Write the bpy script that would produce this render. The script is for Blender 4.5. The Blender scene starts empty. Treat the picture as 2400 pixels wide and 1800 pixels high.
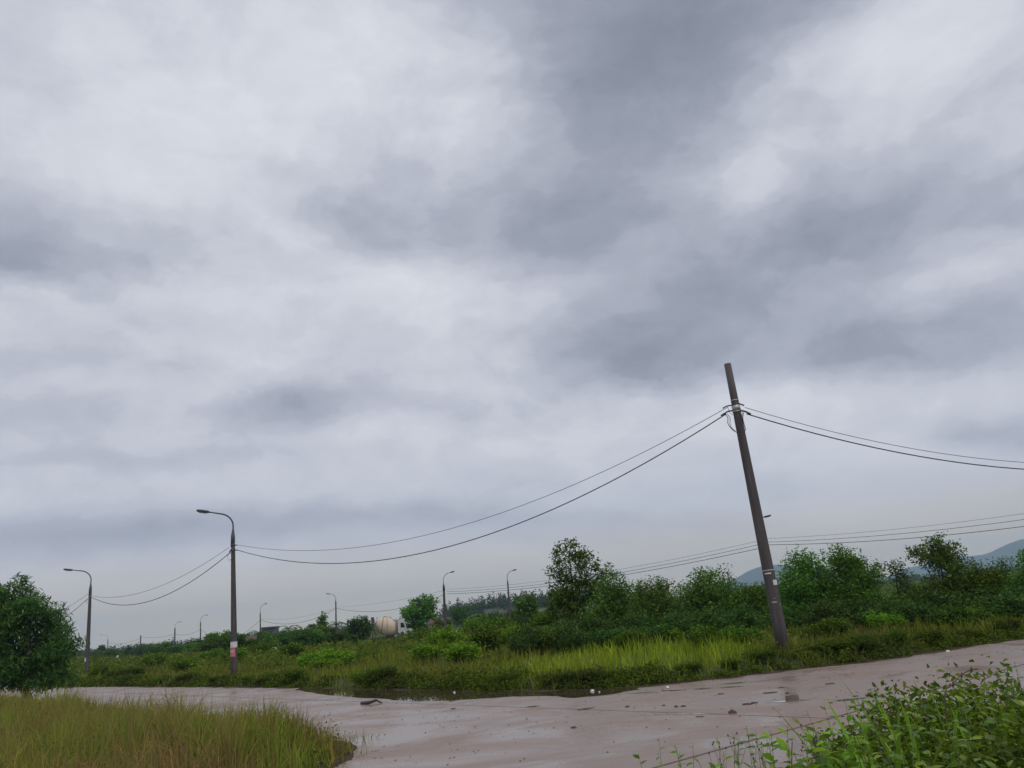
import bpy, math, random
import numpy as np
from mathutils import Vector, Matrix, Euler

random.seed(7)
RNG = np.random.default_rng(11)
SC = bpy.context.scene
COL = SC.collection
R = math.radians

# ------------------------------------------------------------------ camera
CAM_H = 1.8
FPX = 1813.0                      # focal length in photo pixels (2400 wide)
PITCH, ROLL = R(16.5), R(-5.1)
cam_d = bpy.data.cameras.new('camera')
cam = bpy.data.objects.new('camera', cam_d)
COL.objects.link(cam)
cam_d.sensor_width = 36.0
cam_d.lens = 36.0 * FPX / 2400.0
cam_d.clip_start = 0.05
cam_d.clip_end = 40000
CAMROT = Matrix.Rotation(math.pi / 2 + PITCH, 3, 'X') @ Matrix.Rotation(ROLL, 3, 'Z')
cam.matrix_world = Matrix.Translation((0, 0, CAM_H)) @ CAMROT.to_4x4()
SC.camera = cam


def ray(px, py):
    return (CAMROT @ Vector(((px - 1200) / FPX, -(py - 900) / FPX, -1.0)))


def atd(px, py, depth):
    """point seen at photo pixel (px,py), at real forward distance depth"""
    d = ray(px, py)
    return Vector((0, 0, CAM_H)) + d * (depth / d.y)


def atz(px, py, z=0.0):
    d = ray(px, py)
    return Vector((0, 0, CAM_H)) + d * ((z - CAM_H) / d.z)


def proj(p):
    v = CAMROT.transposed() @ (Vector(p) - Vector((0, 0, CAM_H)))
    return 1200 + FPX * v.x / -v.z, 900 - FPX * v.y / -v.z


# ------------------------------------------------------------------ node helpers
def lin(c):
    return tuple((x / 12.92 if x <= .04045 else ((x + .055) / 1.055) ** 2.4) for x in c)


def s255(*c):
    return lin([x / 255 for x in c])


class NT:
    def __init__(self, tree):
        self.t = tree
        tree.nodes.clear()

    def n(self, kind, **kw):
        nd = self.t.nodes.new(kind)
        for k, v in kw.items():
            setattr(nd, k, v)
        return nd

    def l(self, a, b):
        self.t.links.new(a, b)

    def val(self, sock, v):
        if hasattr(v, 'is_linked') or isinstance(v, bpy.types.NodeSocket):
            self.l(v, sock)
        else:
            sock.default_value = v

    def math(self, op, a, b=0.0, clamp=False):
        nd = self.n('ShaderNodeMath', operation=op)
        nd.use_clamp = clamp
        self.val(nd.inputs[0], a)
        self.val(nd.inputs[1], b)
        return nd.outputs[0]

    def vmath(self, op, a, b=None, scale=None):
        nd = self.n('ShaderNodeVectorMath', operation=op)
        self.val(nd.inputs[0], a)
        if b is not None:
            self.val(nd.inputs[1], b)
        if scale is not None:
            self.val(nd.inputs['Scale'], scale)
        return nd.outputs['Value'] if op in ('LENGTH', 'DOT_PRODUCT') else nd.outputs[0]

    def noise(self, vec, scale, detail=4, rough=.5, dist=0.0):
        nd = self.n('ShaderNodeTexNoise')
        if vec is not None:
            self.l(vec, nd.inputs['Vector'])
        nd.inputs['Scale'].default_value = scale
        nd.inputs['Detail'].default_value = detail
        nd.inputs['Roughness'].default_value = rough
        nd.inputs['Distortion'].default_value = dist
        return nd

    def maprange(self, v, a, b, c, d, smooth=False):
        nd = self.n('ShaderNodeMapRange')
        if smooth:
            nd.interpolation_type = 'SMOOTHSTEP'
        self.val(nd.inputs[0], v)
        for i, x in enumerate((a, b, c, d)):
            nd.inputs[i + 1].default_value = x
        return nd.outputs[0]

    def ramp(self, fac, stops):
        nd = self.n('ShaderNodeValToRGB')
        e = nd.color_ramp.elements
        while len(e) < len(stops):
            e.new(.5)
        for el, (p, c) in zip(e, stops):
            el.position = p
            el.color = (*c[:3], 1)
        self.val(nd.inputs[0], fac)
        return nd.outputs[0]

    def mix(self, f, a, b):
        nd = self.n('ShaderNodeMix', data_type='RGBA')
        self.val(nd.inputs[0], f)
        for s, v in ((nd.inputs[6], a), (nd.inputs[7], b)):
            if isinstance(v, tuple):
                s.default_value = (*v[:3], 1)
            else:
                self.l(v, s)
        return nd.outputs[2]


# ------------------------------------------------------------------ world: overcast sky
SUN_EL, SUN_AZ = R(58), R(150)        # azimuth clockwise from +Y
world = bpy.data.worlds.new('World')
SC.world = world
world.use_nodes = True
W = NT(world.node_tree)
tc = W.n('ShaderNodeTexCoord')
D = W.vmath('NORMALIZE', tc.outputs['Generated'])
sep = W.n('ShaderNodeSeparateXYZ')
W.l(D, sep.inputs[0])
dz = W.math('MAXIMUM', sep.outputs[2], 0.0)
inv = W.math('DIVIDE', 1.0, W.math('ADD', dz, 0.16))
comb = W.n('ShaderNodeCombineXYZ')
W.l(W.math('MULTIPLY', sep.outputs[0], inv), comb.inputs[0])
W.l(W.math('MULTIPLY', sep.outputs[1], inv), comb.inputs[1])
P = comb.outputs[0]                   # cloud deck coordinates (flatten towards the horizon)
# domain warp of the direction so the cloud banks get ragged edges
DN = W.vmath('MULTIPLY', D, (1.0, 1.0, 1.7))
w1 = W.noise(DN, 3.4, 6, .58)
w2 = W.noise(DN, 11.0, 5, .6)
off1 = W.vmath('SCALE', W.vmath('SUBTRACT', w1.outputs['Color'], (.5, .5, .5)), scale=.15)
off2 = W.vmath('SCALE', W.vmath('SUBTRACT', w2.outputs['Color'], (.5, .5, .5)), scale=.075)
offs = W.vmath('MULTIPLY', W.vmath('ADD', off1, off2), (1, .8, .75))
damp = W.maprange(dz, 0.0, .45, .25, 1.0)
DW = W.vmath('ADD', D, W.vmath('SCALE', offs, scale=damp))

CLOUDS = [  # centre x, y, half axes, tilt (deg), amount
    (1150, 960, 2000, 330, 0, .15), (250, 800, 480, 150, 0, .10),
    (480, 190, 760, 470, 0, .32), (880, 130, 330, 200, 0, .16), (300, 330, 360, 260, 0, .06),
    (1480, -20, 620, 240, -8, -.42), (1600, 130, 460, 210, -32, -.40), (1430, 320, 420, 190, -42, -.30), (1290, 130, 260, 200, -10, -.20),
    (1085, 15, 190, 90, 20, -.20), (915, 195, 60, 70, 30, -.18), (1010, 205, 60, 70, 0, -.10),
    (1180, 540, 520, 170, 10, -.40), (1400, 520, 300, 120, -30, -.16), (720, 420, 300, 75, 22, -.18), (900, 520, 240, 75, 10, -.14),
    (150, 570, 520, 100, 4, -.36), (50, 615, 300, 62, 2, -.28), (0, 330, 150, 420, 0, -.16),
    (1430, 830, 330, 120, 10, -.46), (1520, 900, 140, 60, 28, -.18), (1800, 780, 520, 150, -4, -.36), (2150, 800, 460, 120, -8, -.34), (1650, 690, 420, 120, -12, -.22),
    (1760, 560, 420, 130, -12, -.26), (2120, 440, 420, 170, -24, -.22), (2050, 560, 460, 120, -18, -.18),
    (2330, 1022, 230, 50, 8, -.36), (2390, 520, 80, 80, 0, -.14),
    (2180, 70, 260, 180, -50, .28), (1900, 130, 150, 80, -40, .26), (2290, 620, 220, 60, -30, .24), (2330, 330, 200, 90, -20, .10),
    (1740, 420, 110, 80, -55, .20), (1350, 520, 130, 50, -40, .10), (690, 530, 170, 55, 15, .18),
    (650, 680, 560, 80, 3, .18), (1040, 660, 230, 110, 0, .22), (1220, 790, 90, 150, 0, .14),
    (1850, 915, 480, 50, -3, .26), (1800, 1020, 560, 130, 0, .14), (640, 795, 300, 90, -10, .08),
    (620, 965, 190, 80, -12, -.30), (830, 950, 240, 55, -3, -.28), (1160, 965, 240, 65, 0, -.18),
    (100, 950, 360, 50, 0, -.18), (290, 860, 300, 42, 5, -.18), (370, 1075, 480, 30, 0, -.16),
    (900, 1050, 600, 60, 0, .08), (260, 1250, 900, 55, -3, -.46), (1300, 1222, 640, 42, 3, -.26),
    (1350, 1275, 420, 28, 3, -.14), (2000, 1140, 700, 50, 0, -.05),
]
acc = None
for (px, py, rx, ry, ang, amp) in CLOUDS:
    c = ray(px, py).normalized()
    ca, sa = math.cos(R(ang)), math.sin(R(ang))
    t1 = ray(px + ca * 4, py + sa * 4).normalized() - c
    t2 = ray(px - sa * 4, py + ca * 4).normalized() - c
    s1, s2 = t1.length * rx / 4 * 1.15, t2.length * ry / 4 * 1.15
    t1.normalize()
    n3 = c.copy()
    t2 = n3.cross(t1).normalized()
    m = Matrix((t1, t2, n3)).transposed()
    mp = W.n('ShaderNodeMapping', vector_type='TEXTURE')
    W.l(DW, mp.inputs[0])
    mp.inputs[1].default_value = c
    mp.inputs[2].default_value = m.to_euler('XYZ')
    mp.inputs[3].default_value = (s1, s2, (s1 + s2) * .5)
    v = W.maprange(W.vmath('LENGTH', mp.outputs[0]), 0.0, 1.25, amp, 0.0, True)
    acc = v if acc is None else W.math('ADD', acc, v)
n_low = W.noise(P, .9, 3, .5).outputs[0]
DN2 = W.vmath('ADD', DN, W.vmath('SCALE', off1, scale=.6))
n_mid = W.noise(DN2, 5.2, 9, .58, .35).outputs[0]
n_fin = W.noise(DN2, 15.0, 7, .62, .3).outputs[0]
bil = W.math('ABSOLUTE', W.math('SUBTRACT', W.noise(DN2, 8.0, 6, .55, .5).outputs[0], .5))   # rounded puffs with creases
fade = W.maprange(dz, .03, .24, .22, 1.0, True)
det = W.math('MULTIPLY', W.math('SUBTRACT', n_mid, .5), .60)
det = W.math('ADD', det, W.math('MULTIPLY', W.math('SUBTRACT', n_fin, .5), .34))
det = W.math('ADD', det, W.math('MULTIPLY', W.math('SUBTRACT', bil, .085), .62))
lay = W.math('ADD', acc, W.math('ADD', W.math('MULTIPLY', W.math('SUBTRACT', n_mid, .5), 1.0), W.math('MULTIPLY', W.math('SUBTRACT', n_fin, .5), .30)))
steps = None                                   # overlapping cloud layers: each has a fairly crisp edge
for th_, wd_, am_ in ((-.42, .05, .09), (-.20, .045, .10), (.0, .04, .10), (.20, .05, .09), (.40, .06, .07)):
    q_ = W.maprange(lay, th_ - wd_, th_ + wd_, -am_ * .5, am_ * .5, True)
    steps = q_ if steps is None else W.math('ADD', steps, q_)
det = W.math('ADD', W.math('MULTIPLY', det, .72), W.math('MULTIPLY', steps, .62))
v = W.math('ADD', W.math('MULTIPLY', acc, .60), .64)
v = W.math('ADD', v, W.math('MULTIPLY', W.math('SUBTRACT', n_low, .5), .24))
v = W.math('ADD', v, W.math('MULTIPLY', det, fade))
v = W.math('ADD', W.math('MULTIPLY', v, .8), .15)
cloud = W.ramp(v, [(0.0, s255(128, 135, 148)), (.15, s255(142, 148, 162)), (.31, s255(160, 165, 179)), (.55, s255(187, 191, 204)),
                   (.75, s255(208, 211, 221)), (.95, s255(225, 227, 234))])
hz = W.maprange(dz, 0.0, .12, .92, 0.0, True)
cloud = W.mix(hz, cloud, s255(232, 214, 184))
sky = W.n('ShaderNodeTexSky', sky_type='NISHITA')
sky.sun_disc = False
sky.sun_elevation = SUN_EL
sky.sun_rotation = SUN_AZ
sky.air_density = 1.0
sky.dust_density = 3.0
b1 = W.n('ShaderNodeBackground')
W.l(sky.outputs[0], b1.inputs[0])
b1.inputs[1].default_value = .06
b2 = W.n('ShaderNodeBackground')
W.l(cloud, b2.inputs[0])
b2.inputs[1].default_value = 1.0
mixs = W.n('ShaderNodeMixShader')
mixs.inputs[0].default_value = .95        # nearly closed cloud cover
W.l(b1.outputs[0], mixs.inputs[1])
W.l(b2.outputs[0], mixs.inputs[2])
wo = W.n('ShaderNodeOutputWorld')
W.l(mixs.outputs[0], wo.inputs[0])

# ------------------------------------------------------------------ sun (soft, overcast) and exposure
sun_d = bpy.data.lights.new('sun', 'SUN')
sun_d.energy = 1.2
sun_d.angle = R(50)
sun_d.color = (1, .97, .92)
sun = bpy.data.objects.new('sun', sun_d)
COL.objects.link(sun)
sdir = Vector((math.sin(SUN_AZ) * math.cos(SUN_EL), math.cos(SUN_AZ) * math.cos(SUN_EL), math.sin(SUN_EL)))
sun.rotation_euler = sdir.to_track_quat('Z', 'Y').to_euler()
sun.location = (0, 0, 60)
SC.view_settings.view_transform = 'Standard'
SC.view_settings.look = 'None'
SC.view_settings.gamma = 1
SC.view_settings.exposure = 0
SC.view_settings.use_curve_mapping = False
SC.cycles.max_bounces = 8
SC.cycles.diffuse_bounces = 3
SC.cycles.glossy_bounces = 3
SC.cycles.transmission_bounces = 4
SC.cycles.volume_bounces = 2
SC.cycles.use_denoising = True

# ------------------------------------------------------------------ object helpers
def link(name, mesh, mat=None, parent=None, loc=None, rot=None):
    o = bpy.data.objects.new(name, mesh)
    COL.objects.link(o)
    if mat is not None and mesh is not None:
        mesh.materials.append(mat)
    if parent is not None:
        o.parent = parent
    if loc is not None:
        o.location = loc
    if rot is not None:
        o.rotation_euler = rot
    return o


def tag(o, label=None, cat=None, group=None, kind=None):
    for k, x in (('label', label), ('category', cat), ('group', group), ('kind', kind)):
        if x is not None:
            o[k] = x
    return o


def empty(name, loc, rz=0.0, label=None, cat=None, group=None):
    o = bpy.data.objects.new(name, None)
    COL.objects.link(o)
    o.empty_display_size = .2
    o.location = loc
    o.rotation_euler = (0, 0, rz)
    return tag(o, label, cat, group)


def tri_mesh(name, V, F, attr=None, smooth=False):
    V = np.ascontiguousarray(V, np.float32)
    F = np.ascontiguousarray(F, np.int32)
    k = F.shape[1]
    me = bpy.data.meshes.new(name)
    me.vertices.add(len(V))
    me.vertices.foreach_set('co', V.ravel())
    me.loops.add(F.size)
    me.loops.foreach_set('vertex_index', F.ravel())
    me.polygons.add(len(F))
    me.polygons.foreach_set('loop_start', np.arange(0, F.size, k, dtype=np.int32))
    if smooth:
        me.polygons.foreach_set('use_smooth', np.ones(len(F), bool))
    if attr is not None:
        a = me.attributes.new('tip', 'FLOAT', 'POINT')
        a.data.foreach_set('value', np.ascontiguousarray(attr, np.float32))
    me.update(calc_edges=True)
    return me


class MB:
    """collects shapes into one mesh"""
    def __init__(self):
        self.v, self.f = [], []

    def add(self, vs, fs):
        b = len(self.v)
        self.v += [tuple(x) for x in vs]
        self.f += [tuple(i + b for i in f) for f in fs]

    def box(self, c, s, rot=None):
        vs = []
        for x in (-.5, .5):
            for y in (-.5, .5):
                for z in (-.5, .5):
                    p = Vector((x * s[0], y * s[1], z * s[2]))
                    if rot is not None:
                        p = rot @ p
                    vs.append(p + Vector(c))
        self.add(vs, [(0, 1, 3, 2), (4, 6, 7, 5), (0, 4, 5, 1), (2, 3, 7, 6), (0, 2, 6, 4), (1, 5, 7, 3)])

    def tube(self, pts, rad, n=8, caps=True):
        pts = [Vector(p) for p in pts]
        if not hasattr(rad, '__len__'):
            rad = [rad] * len(pts)
        rings, prev = [], None
        for i, p in enumerate(pts):
            t = (pts[min(i + 1, len(pts) - 1)] - pts[max(i - 1, 0)]).normalized()
            if prev is None:
                a = t.orthogonal().normalized()
            else:
                a = (prev - t * prev.dot(t)).normalized()
            prev = a
            b = t.cross(a)
            rings.append([p + (a * math.cos(2 * math.pi * k / n) + b * math.sin(2 * math.pi * k / n)) * rad[i] for k in range(n)])
        vs = [q for r in rings for q in r]
        fs = []
        for i in range(len(rings) - 1):
            for k in range(n):
                a, b = i * n + k, i * n + (k + 1) % n
                fs.append((a, b, b + n, a + n))
        if caps:
            fs.append(tuple(reversed(range(n))))
            fs.append(tuple(range(len(vs) - n, len(vs))))
        self.add(vs, fs)

    def prism(self, outline, axis_vec, depth):
        """outline: list of 3-D points; extruded along axis_vec"""
        n = len(outline)
        a = [Vector(p) for p in outline]
        b = [p + Vector(axis_vec) * depth for p in a]
        fs = [tuple(range(n)), tuple(reversed(range(n, 2 * n)))]
        fs += [(i, i + n, (i + 1) % n + n, (i + 1) % n) for i in range(n)]
        self.add(a + b, fs)

    def mesh(self, name, smooth=False):
        me = bpy.data.meshes.new(name)
        me.from_pydata(self.v, [], self.f)
        if smooth:
            me.polygons.foreach_set('use_smooth', [len(p.vertices) <= 4 for p in me.polygons])
        me.update()
        return me

    def build(self, name, mat, parent=None, smooth=False):
        return link(name, self.mesh(name, smooth), mat, parent)


# ------------------------------------------------------------------ materials
def new_mat(name):
    m = bpy.data.materials.new(name)
    m.use_nodes = True
    N = NT(m.node_tree)
    out = N.n('ShaderNodeOutputMaterial')
    p = N.n('ShaderNodeBsdfPrincipled')
    N.l(p.outputs[0], out.inputs[0])
    return m, N, p, out


def plain(name, col, rough=.6, metal=0.0, var=.25, scale=3.0, bump=0.0, spec=.5):
    m, N, p, out = new_mat(name)
    t = N.n('ShaderNodeTexCoord')
    nz = N.noise(t.outputs['Object'], scale, 6, .6)
    d = tuple(x * (1 - var) for x in col)
    u = tuple(min(1, x * (1 + var)) for x in col)
    N.l(N.ramp(nz.outputs[0], [(.3, d), (.7, u)]), p.inputs['Base Color'])
    p.inputs['Roughness'].default_value = rough
    p.inputs['Metallic'].default_value = metal
    p.inputs['Specular IOR Level'].default_value = spec
    if bump:
        b = N.n('ShaderNodeBump')
        b.inputs['Strength'].default_value = bump
        b.inputs['Distance'].default_value = .02
        N.l(N.noise(t.outputs['Object'], scale * 6, 5, .6).outputs[0], b.inputs['Height'])
        N.l(b.outputs[0], p.inputs['Normal'])
    return m


def leaf_mat(name, cols, rough=.6, trans=.36, patch=None, patch_scale=.12, tipcol=None, tip_amt=.7, spec=.08):
    """cols: 3 colours picked per leaf; patch: colour towards which whole patches drift; tipcol: colour of blade tips"""
    cols = [(c_[0] * 2.55, c_[1] * 2.05, c_[2] * 1.15) for c_ in cols]
    m, N, p, out = new_mat(name)
    geo = N.n('ShaderNodeNewGeometry')
    oi = N.n('ShaderNodeObjectInfo')
    c = N.ramp(N.math('FRACT', N.math('ADD', geo.outputs['Random Per Island'], N.math('MULTIPLY', oi.outputs['Random'], 7.31))), [(0, cols[0]), (.5, cols[1]), (1, cols[2])])
    t = N.n('ShaderNodeTexCoord')
    if patch is not None:
        nz = N.noise(geo.outputs['Position'], patch_scale, 4, .6)
        f = N.maprange(nz.outputs[0], .46, .68, 0, .75, True)
        c = N.mix(f, c, patch)
    if tipcol is not None:
        a = N.n('ShaderNodeAttribute', attribute_name='tip')
        nz2 = N.noise(geo.outputs['Position'], .35, 3, .6)
        f = N.math('MULTIPLY', N.math('POWER', a.outputs['Fac'], 1.25), N.maprange(nz2.outputs[0], .38, .62, .12, tip_amt))
        c = N.mix(f, c, tipcol)
    hsv = N.n('ShaderNodeHueSaturation')
    N.l(c, hsv.inputs['Color'])
    N.l(N.maprange(oi.outputs['Random'], 0, 1, .482, .518), hsv.inputs['Hue'])
    N.l(N.maprange(oi.outputs['Random'], 0, 1, .75, 1.25), hsv.inputs['Value'])
    N.l(hsv.outputs[0], p.inputs['Base Color'])
    p.inputs['Roughness'].default_value = rough
    p.inputs['Specular IOR Level'].default_value = spec
    tr = N.n('ShaderNodeBsdfTranslucent')
    N.l(hsv.outputs[0], tr.inputs[0])
    mx = N.n('ShaderNodeMixShader')
    mx.inputs[0].default_value = trans
    N.l(p.outputs[0], mx.inputs[1])
    N.l(tr.outputs[0], mx.inputs[2])
    N.l(mx.outputs[0], out.inputs[0])
    return m


M = {}
m, N, p, out = new_mat('concrete_pole')
t = N.n('ShaderNodeTexCoord')
mp = N.n('ShaderNodeMapping')
mp.inputs[3].default_value = (9, 9, .7)
N.l(t.outputs['Object'], mp.inputs[0])
st = N.noise(mp.outputs[0], 1.2, 7, .65).outputs[0]
sp = N.noise(t.outputs['Object'], 5.0, 7, .7).outputs[0]
c = N.ramp(st, [(.3, (.046, .037, .038)), (.55, (.074, .060, .060)), (.75, (.12, .10, .095))])
c = N.mix(N.maprange(sp, .60, .72, 0, .6, True), c, (.17, .15, .14))
c = N.mix(N.maprange(sp, .40, .30, 0, .7, True), c, (.028, .022, .022))
N.l(c, p.inputs['Base Color'])
p.inputs['Roughness'].default_value = .7
b = N.n('ShaderNodeBump')
b.inputs['Strength'].default_value = .5
b.inputs['Distance'].default_value = .01
N.l(N.noise(t.outputs['Object'], 26, 6, .7).outputs[0], b.inputs['Height'])
N.l(b.outputs[0], p.inputs['Normal'])
M['concrete_pole'] = m
M['lamp_metal'] = plain('lamp_metal', (.10, .105, .115), .45, .4, .15, 5)
M['lamp_grey'] = plain('lamp_grey', (.22, .23, .24), .5, .3, .15, 5)
M['cable'] = plain('cable', (.022, .020, .022), .55, 0, .2, 1)
M['band'] = plain('band', (.36, .36, .35), .45, .6, .2, 8)
M['pink_light'] = plain('pink_light', (.60, .30, .32), .8, 0, .12, 12)
M['paper'] = plain('paper', (.62, .63, .61), .8, 0, .15, 9)
M['pink_paper'] = plain('pink_paper', (.62, .16, .19), .8, 0, .12, 12)
M['bark'] = plain('bark', (.06, .045, .033), .9, 0, .4, 4, .6)
M['twig'] = plain('twig', (.11, .055, .04), .85, 0, .3, 8)
M['mud'] = plain('mud', (.085, .055, .042), .8, 0, .35, 14, .8)
M['stone'] = plain('stone', (.17, .125, .10), .8, 0, .3, 9, .8)
M['litter'] = plain('litter', (.75, .75, .74), .5, 0, .1, 9)

LEAF = {
    'acacia': leaf_mat('leaf_acacia', [(.012, .040, .020), (.026, .070, .030), (.060, .12, .052)]),
    'tree': leaf_mat('leaf_tree', [(.018, .052, .016), (.036, .092, .024), (.070, .15, .038)]),
    'dark': leaf_mat('leaf_dark', [(.012, .036, .014), (.022, .058, .019), (.04, .09, .028)]),
    'bush': leaf_mat('leaf_bush', [(.018, .046, .009), (.036, .086, .014), (.072, .138, .022)]),
    'bright': leaf_mat('leaf_bright', [(.03, .085, .010), (.055, .13, .015), (.095, .19, .026)]),
    'under': leaf_mat('leaf_under', [(.022, .046, .010), (.042, .078, .014), (.078, .118, .024)], patch=(.078, .078, .024), patch_scale=.16),
    'verge': leaf_mat('leaf_verge', [(.018, .042, .007), (.034, .068, .011), (.060, .10, .018)], patch=(.052, .064, .017), patch_scale=.4),
    'grass_field': leaf_mat('grass_field', [(.042, .088, .010), (.075, .135, .016), (.125, .185, .028)], patch=(.135, .128, .040),
                            patch_scale=.16, tipcol=(.21, .165, .070), tip_amt=.75, trans=.3),
    'grass_lime': leaf_mat('grass_lime', [(.070, .135, .010), (.105, .18, .016), (.15, .215, .028)], tipcol=(.24, .22, .06), tip_amt=.5, trans=.3),
    'grass_near': leaf_mat('grass_near', [(.036, .078, .009), (.068, .125, .014), (.115, .165, .026)], patch=(.20, .135, .055),
                           patch_scale=.45, tipcol=(.30, .20, .09), tip_amt=.8, trans=.3),
    'grass_dry': leaf_mat('grass_dry', [(.050, .050, .022), (.075, .062, .036), (.105, .082, .06)], tipcol=(.27, .165, .085), tip_amt=.9, trans=.25),
    'straw': leaf_mat('straw', [(.16, .105, .05), (.24, .175, .085), (.33, .25, .13)], trans=.2),
    'broad': leaf_mat('leaf_broad', [(.022, .060, .008), (.055, .12, .012), (.11, .185, .020)], rough=.42, spec=.45),
    'broad_dark': leaf_mat('leaf_broad_dark', [(.012, .046, .014), (.018, .058, .017), (.027, .072, .02)], rough=.4, spec=.45),
    'reed': leaf_mat('leaf_reed', [(.055, .14, .022), (.075, .17, .028), (.10, .20, .036)], rough=.45),
    'far': leaf_mat('leaf_far', [(.012, .032, .014), (.020, .048, .018), (.034, .072, .026)]),
}

# ------------------------------------------------------------------ plan of the road
FAR_EDGE = [(-150, 168), (-60, 81), (-38, 58), (-26.4, 46), (-22.1, 42.2), (-16.1, 36.3), (-11.4, 31.6), (-8.1, 28.2), (-4.5, 24.3), (-1.8, 21.35),
            (.35, 19.4), (2.2, 18.65), (4.2, 18.85), (5.7, 19.3), (7.3, 19.55), (8.5, 19.95), (9.8, 20.6), (11.4, 21.5), (12.8, 22.05), (20, 24.6),
            (40, 30.5), (90, 44), (200, 73)]
NEAR_RIGHT = [(.55, -14), (.55, 2.5), (.55, 4.6), (.95, 6.2), (2.4, 7.5), (4.4, 8.9), (6.6, 10.1), (9.0, 11.5), (14, 14.2), (24, 17.6), (40, 21.5), (90, 33), (200, 60)]
NEAR_LEFT = [(-3.6, -14), (-3.3, 4), (-3.2, 9.4), (-2.95, 11.2), (-2.9, 12.6), (-3.2, 13.8), (-4.2, 14.9), (-6.4, 16.5), (-9.2, 19.2), (-13, 23.6),
             (-22, 33.5), (-40, 51), (-60, 71), (-150, 160)]
FE = np.array(FAR_EDGE)
NRt = np.array(NEAR_RIGHT)
NLf = np.array(NEAR_LEFT)


def far_y(x):
    return np.interp(x, FE[:, 0], FE[:, 1])


_nl = NLf[NLf[:, 1] >= 13.8][::-1]
_nr = NRt[NRt[:, 1] >= 2.5]


def region(x, y):
    """0 road, 1 far field, 2 left patch, 3 right verge"""
    x, y = np.asarray(x, float), np.asarray(y, float)
    r = np.zeros(x.shape, int)
    r[y > far_y(x)] = 1
    leftx = np.interp(y, NLf[:, 1], NLf[:, 0])
    r[(x < leftx) & (y < 160) & (r == 0)] = 2
    rightx = np.interp(y, NRt[:, 1], NRt[:, 0])
    r[(x > rightx) & (r == 0)] = 3
    return r


def seg_dist(x, y, poly):
    d = np.full(np.shape(x), 1e9)
    for (x0, y0), (x1, y1) in zip(poly[:-1], poly[1:]):
        dx, dy = x1 - x0, y1 - y0
        t = np.clip(((x - x0) * dx + (y - y0) * dy) / (dx * dx + dy * dy), 0, 1)
        d = np.minimum(d, np.hypot(x - x0 - t * dx, y - y0 - t * dy))
    return d


def road_dist(x, y):
    return np.minimum(np.minimum(seg_dist(x, y, FAR_EDGE), seg_dist(x, y, NEAR_RIGHT)), seg_dist(x, y, NEAR_LEFT))


def ss(a, b, x):
    t = np.clip((x - a) / (b - a), 0, 1)
    return t * t * (3 - 2 * t)


def ground_z(x, y):
    x, y = np.asarray(x, float), np.asarray(y, float)
    r = region(x, y)
    d = road_dist(x, y)
    bump = .06 * np.sin(x * .9 + 1.3) * np.sin(y * .7) + .05 * np.sin(x * .31 + y * .23) + .03 * np.sin(x * 2.1 - y * 1.7)
    z = -.07 + ss(0, .9, d) * .24 + bump * ss(.3, 2.5, d)
    fall = ss(45, 95, y) * ss(8, 40, d) * -1.05
    z = np.where(r == 1, z + fall + ss(3, 9, d) * .06, z)
    z = np.where(r == 0, -.07, z)
    # low wooded rise far behind the truck
    z = z + 9 * np.exp(-(((x - 5) / 90) ** 2 + ((y - 560) / 110) ** 2))
    return z


def gz(x, y):
    return float(ground_z(np.array([x]), np.array([y]))[0])


# ground sheet
def axis(lo, hi, fine_lo, fine_hi, step):
    a = list(np.arange(fine_lo, fine_hi + 1e-6, step))
    s, p = step, fine_hi
    while p < hi:
        s *= 1.16
        p += s
        a.append(min(p, hi))
    s, p = step, fine_lo
    while p > lo:
        s *= 1.16
        p -= s
        a.insert(0, max(p, lo))
    return np.array(a)


gx, gy = axis(-5000, 5000, -32, 30, .33), axis(-2000, 5000, -6, 46, .33)
X, Y = np.meshgrid(gx, gy)
Z = ground_z(X.ravel(), Y.ravel())
nx, ny = len(gx), len(gy)
idx = np.arange(nx * ny).reshape(ny, nx)
F = np.stack([idx[:-1, :-1], idx[:-1, 1:], idx[1:, 1:], idx[1:, :-1]], -1).reshape(-1, 4)
m, N, p, out = new_mat('ground_soil')
t = N.n('ShaderNodeNewGeometry')
c = N.ramp(N.noise(t.outputs['Position'], .35, 7, .65).outputs[0],
           [(.3, (.030, .034, .012)), (.52, (.040, .054, .014)), (.72, (.075, .066, .028))])
N.l(c, p.inputs['Base Color'])
p.inputs['Roughness'].default_value = .95
b = N.n('ShaderNodeBump')
b.inputs['Strength'].default_value = .7
N.l(N.noise(t.outputs['Position'], 7, 6, .7).outputs[0], b.inputs['Height'])
N.l(b.outputs[0], p.inputs['Normal'])
tag(link('ground', tri_mesh('ground', np.stack([X.ravel(), Y.ravel(), Z], 1), F, smooth=True), m), kind='structure')

# ------------------------------------------------------------------ road: wet concrete slabs filmed with red mud
m, N, p, out = new_mat('wet_muddy_concrete')
t = N.n('ShaderNodeNewGeometry')
pos = t.outputs['Position']
mp = N.n('ShaderNodeMapping')
mp.inputs[2].default_value = (0, 0, R(-32))
mp.inputs[3].default_value = (.5, .8, 1.0)
N.l(pos, mp.inputs[0])
big = N.noise(mp.outputs[0], .55, 6, .62, .6).outputs[0]
med = N.noise(pos, 2.4, 7, .65).outputs[0]
fine = N.noise(pos, 28, 5, .7).outputs[0]
conc = N.ramp(fine, [(.25, (.205, .155, .134)), (.75, (.285, .225, .196))])
redm = N.ramp(med, [(.3, (.20, .130, .098)), (.7, (.27, .185, .143))])
mudf = N.maprange(N.math('ADD', big, N.math('MULTIPLY', N.math('SUBTRACT', med, .5), .45)), .40, .66, 0, .85, True)
c = N.mix(mudf, conc, redm)
sp = N.maprange(N.noise(pos, 6.5, 6, .75).outputs[0], .68, .80, 0, .4, True)
c = N.mix(sp, c, (.075, .052, .042))
N.l(c, p.inputs['Base Color'])
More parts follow.
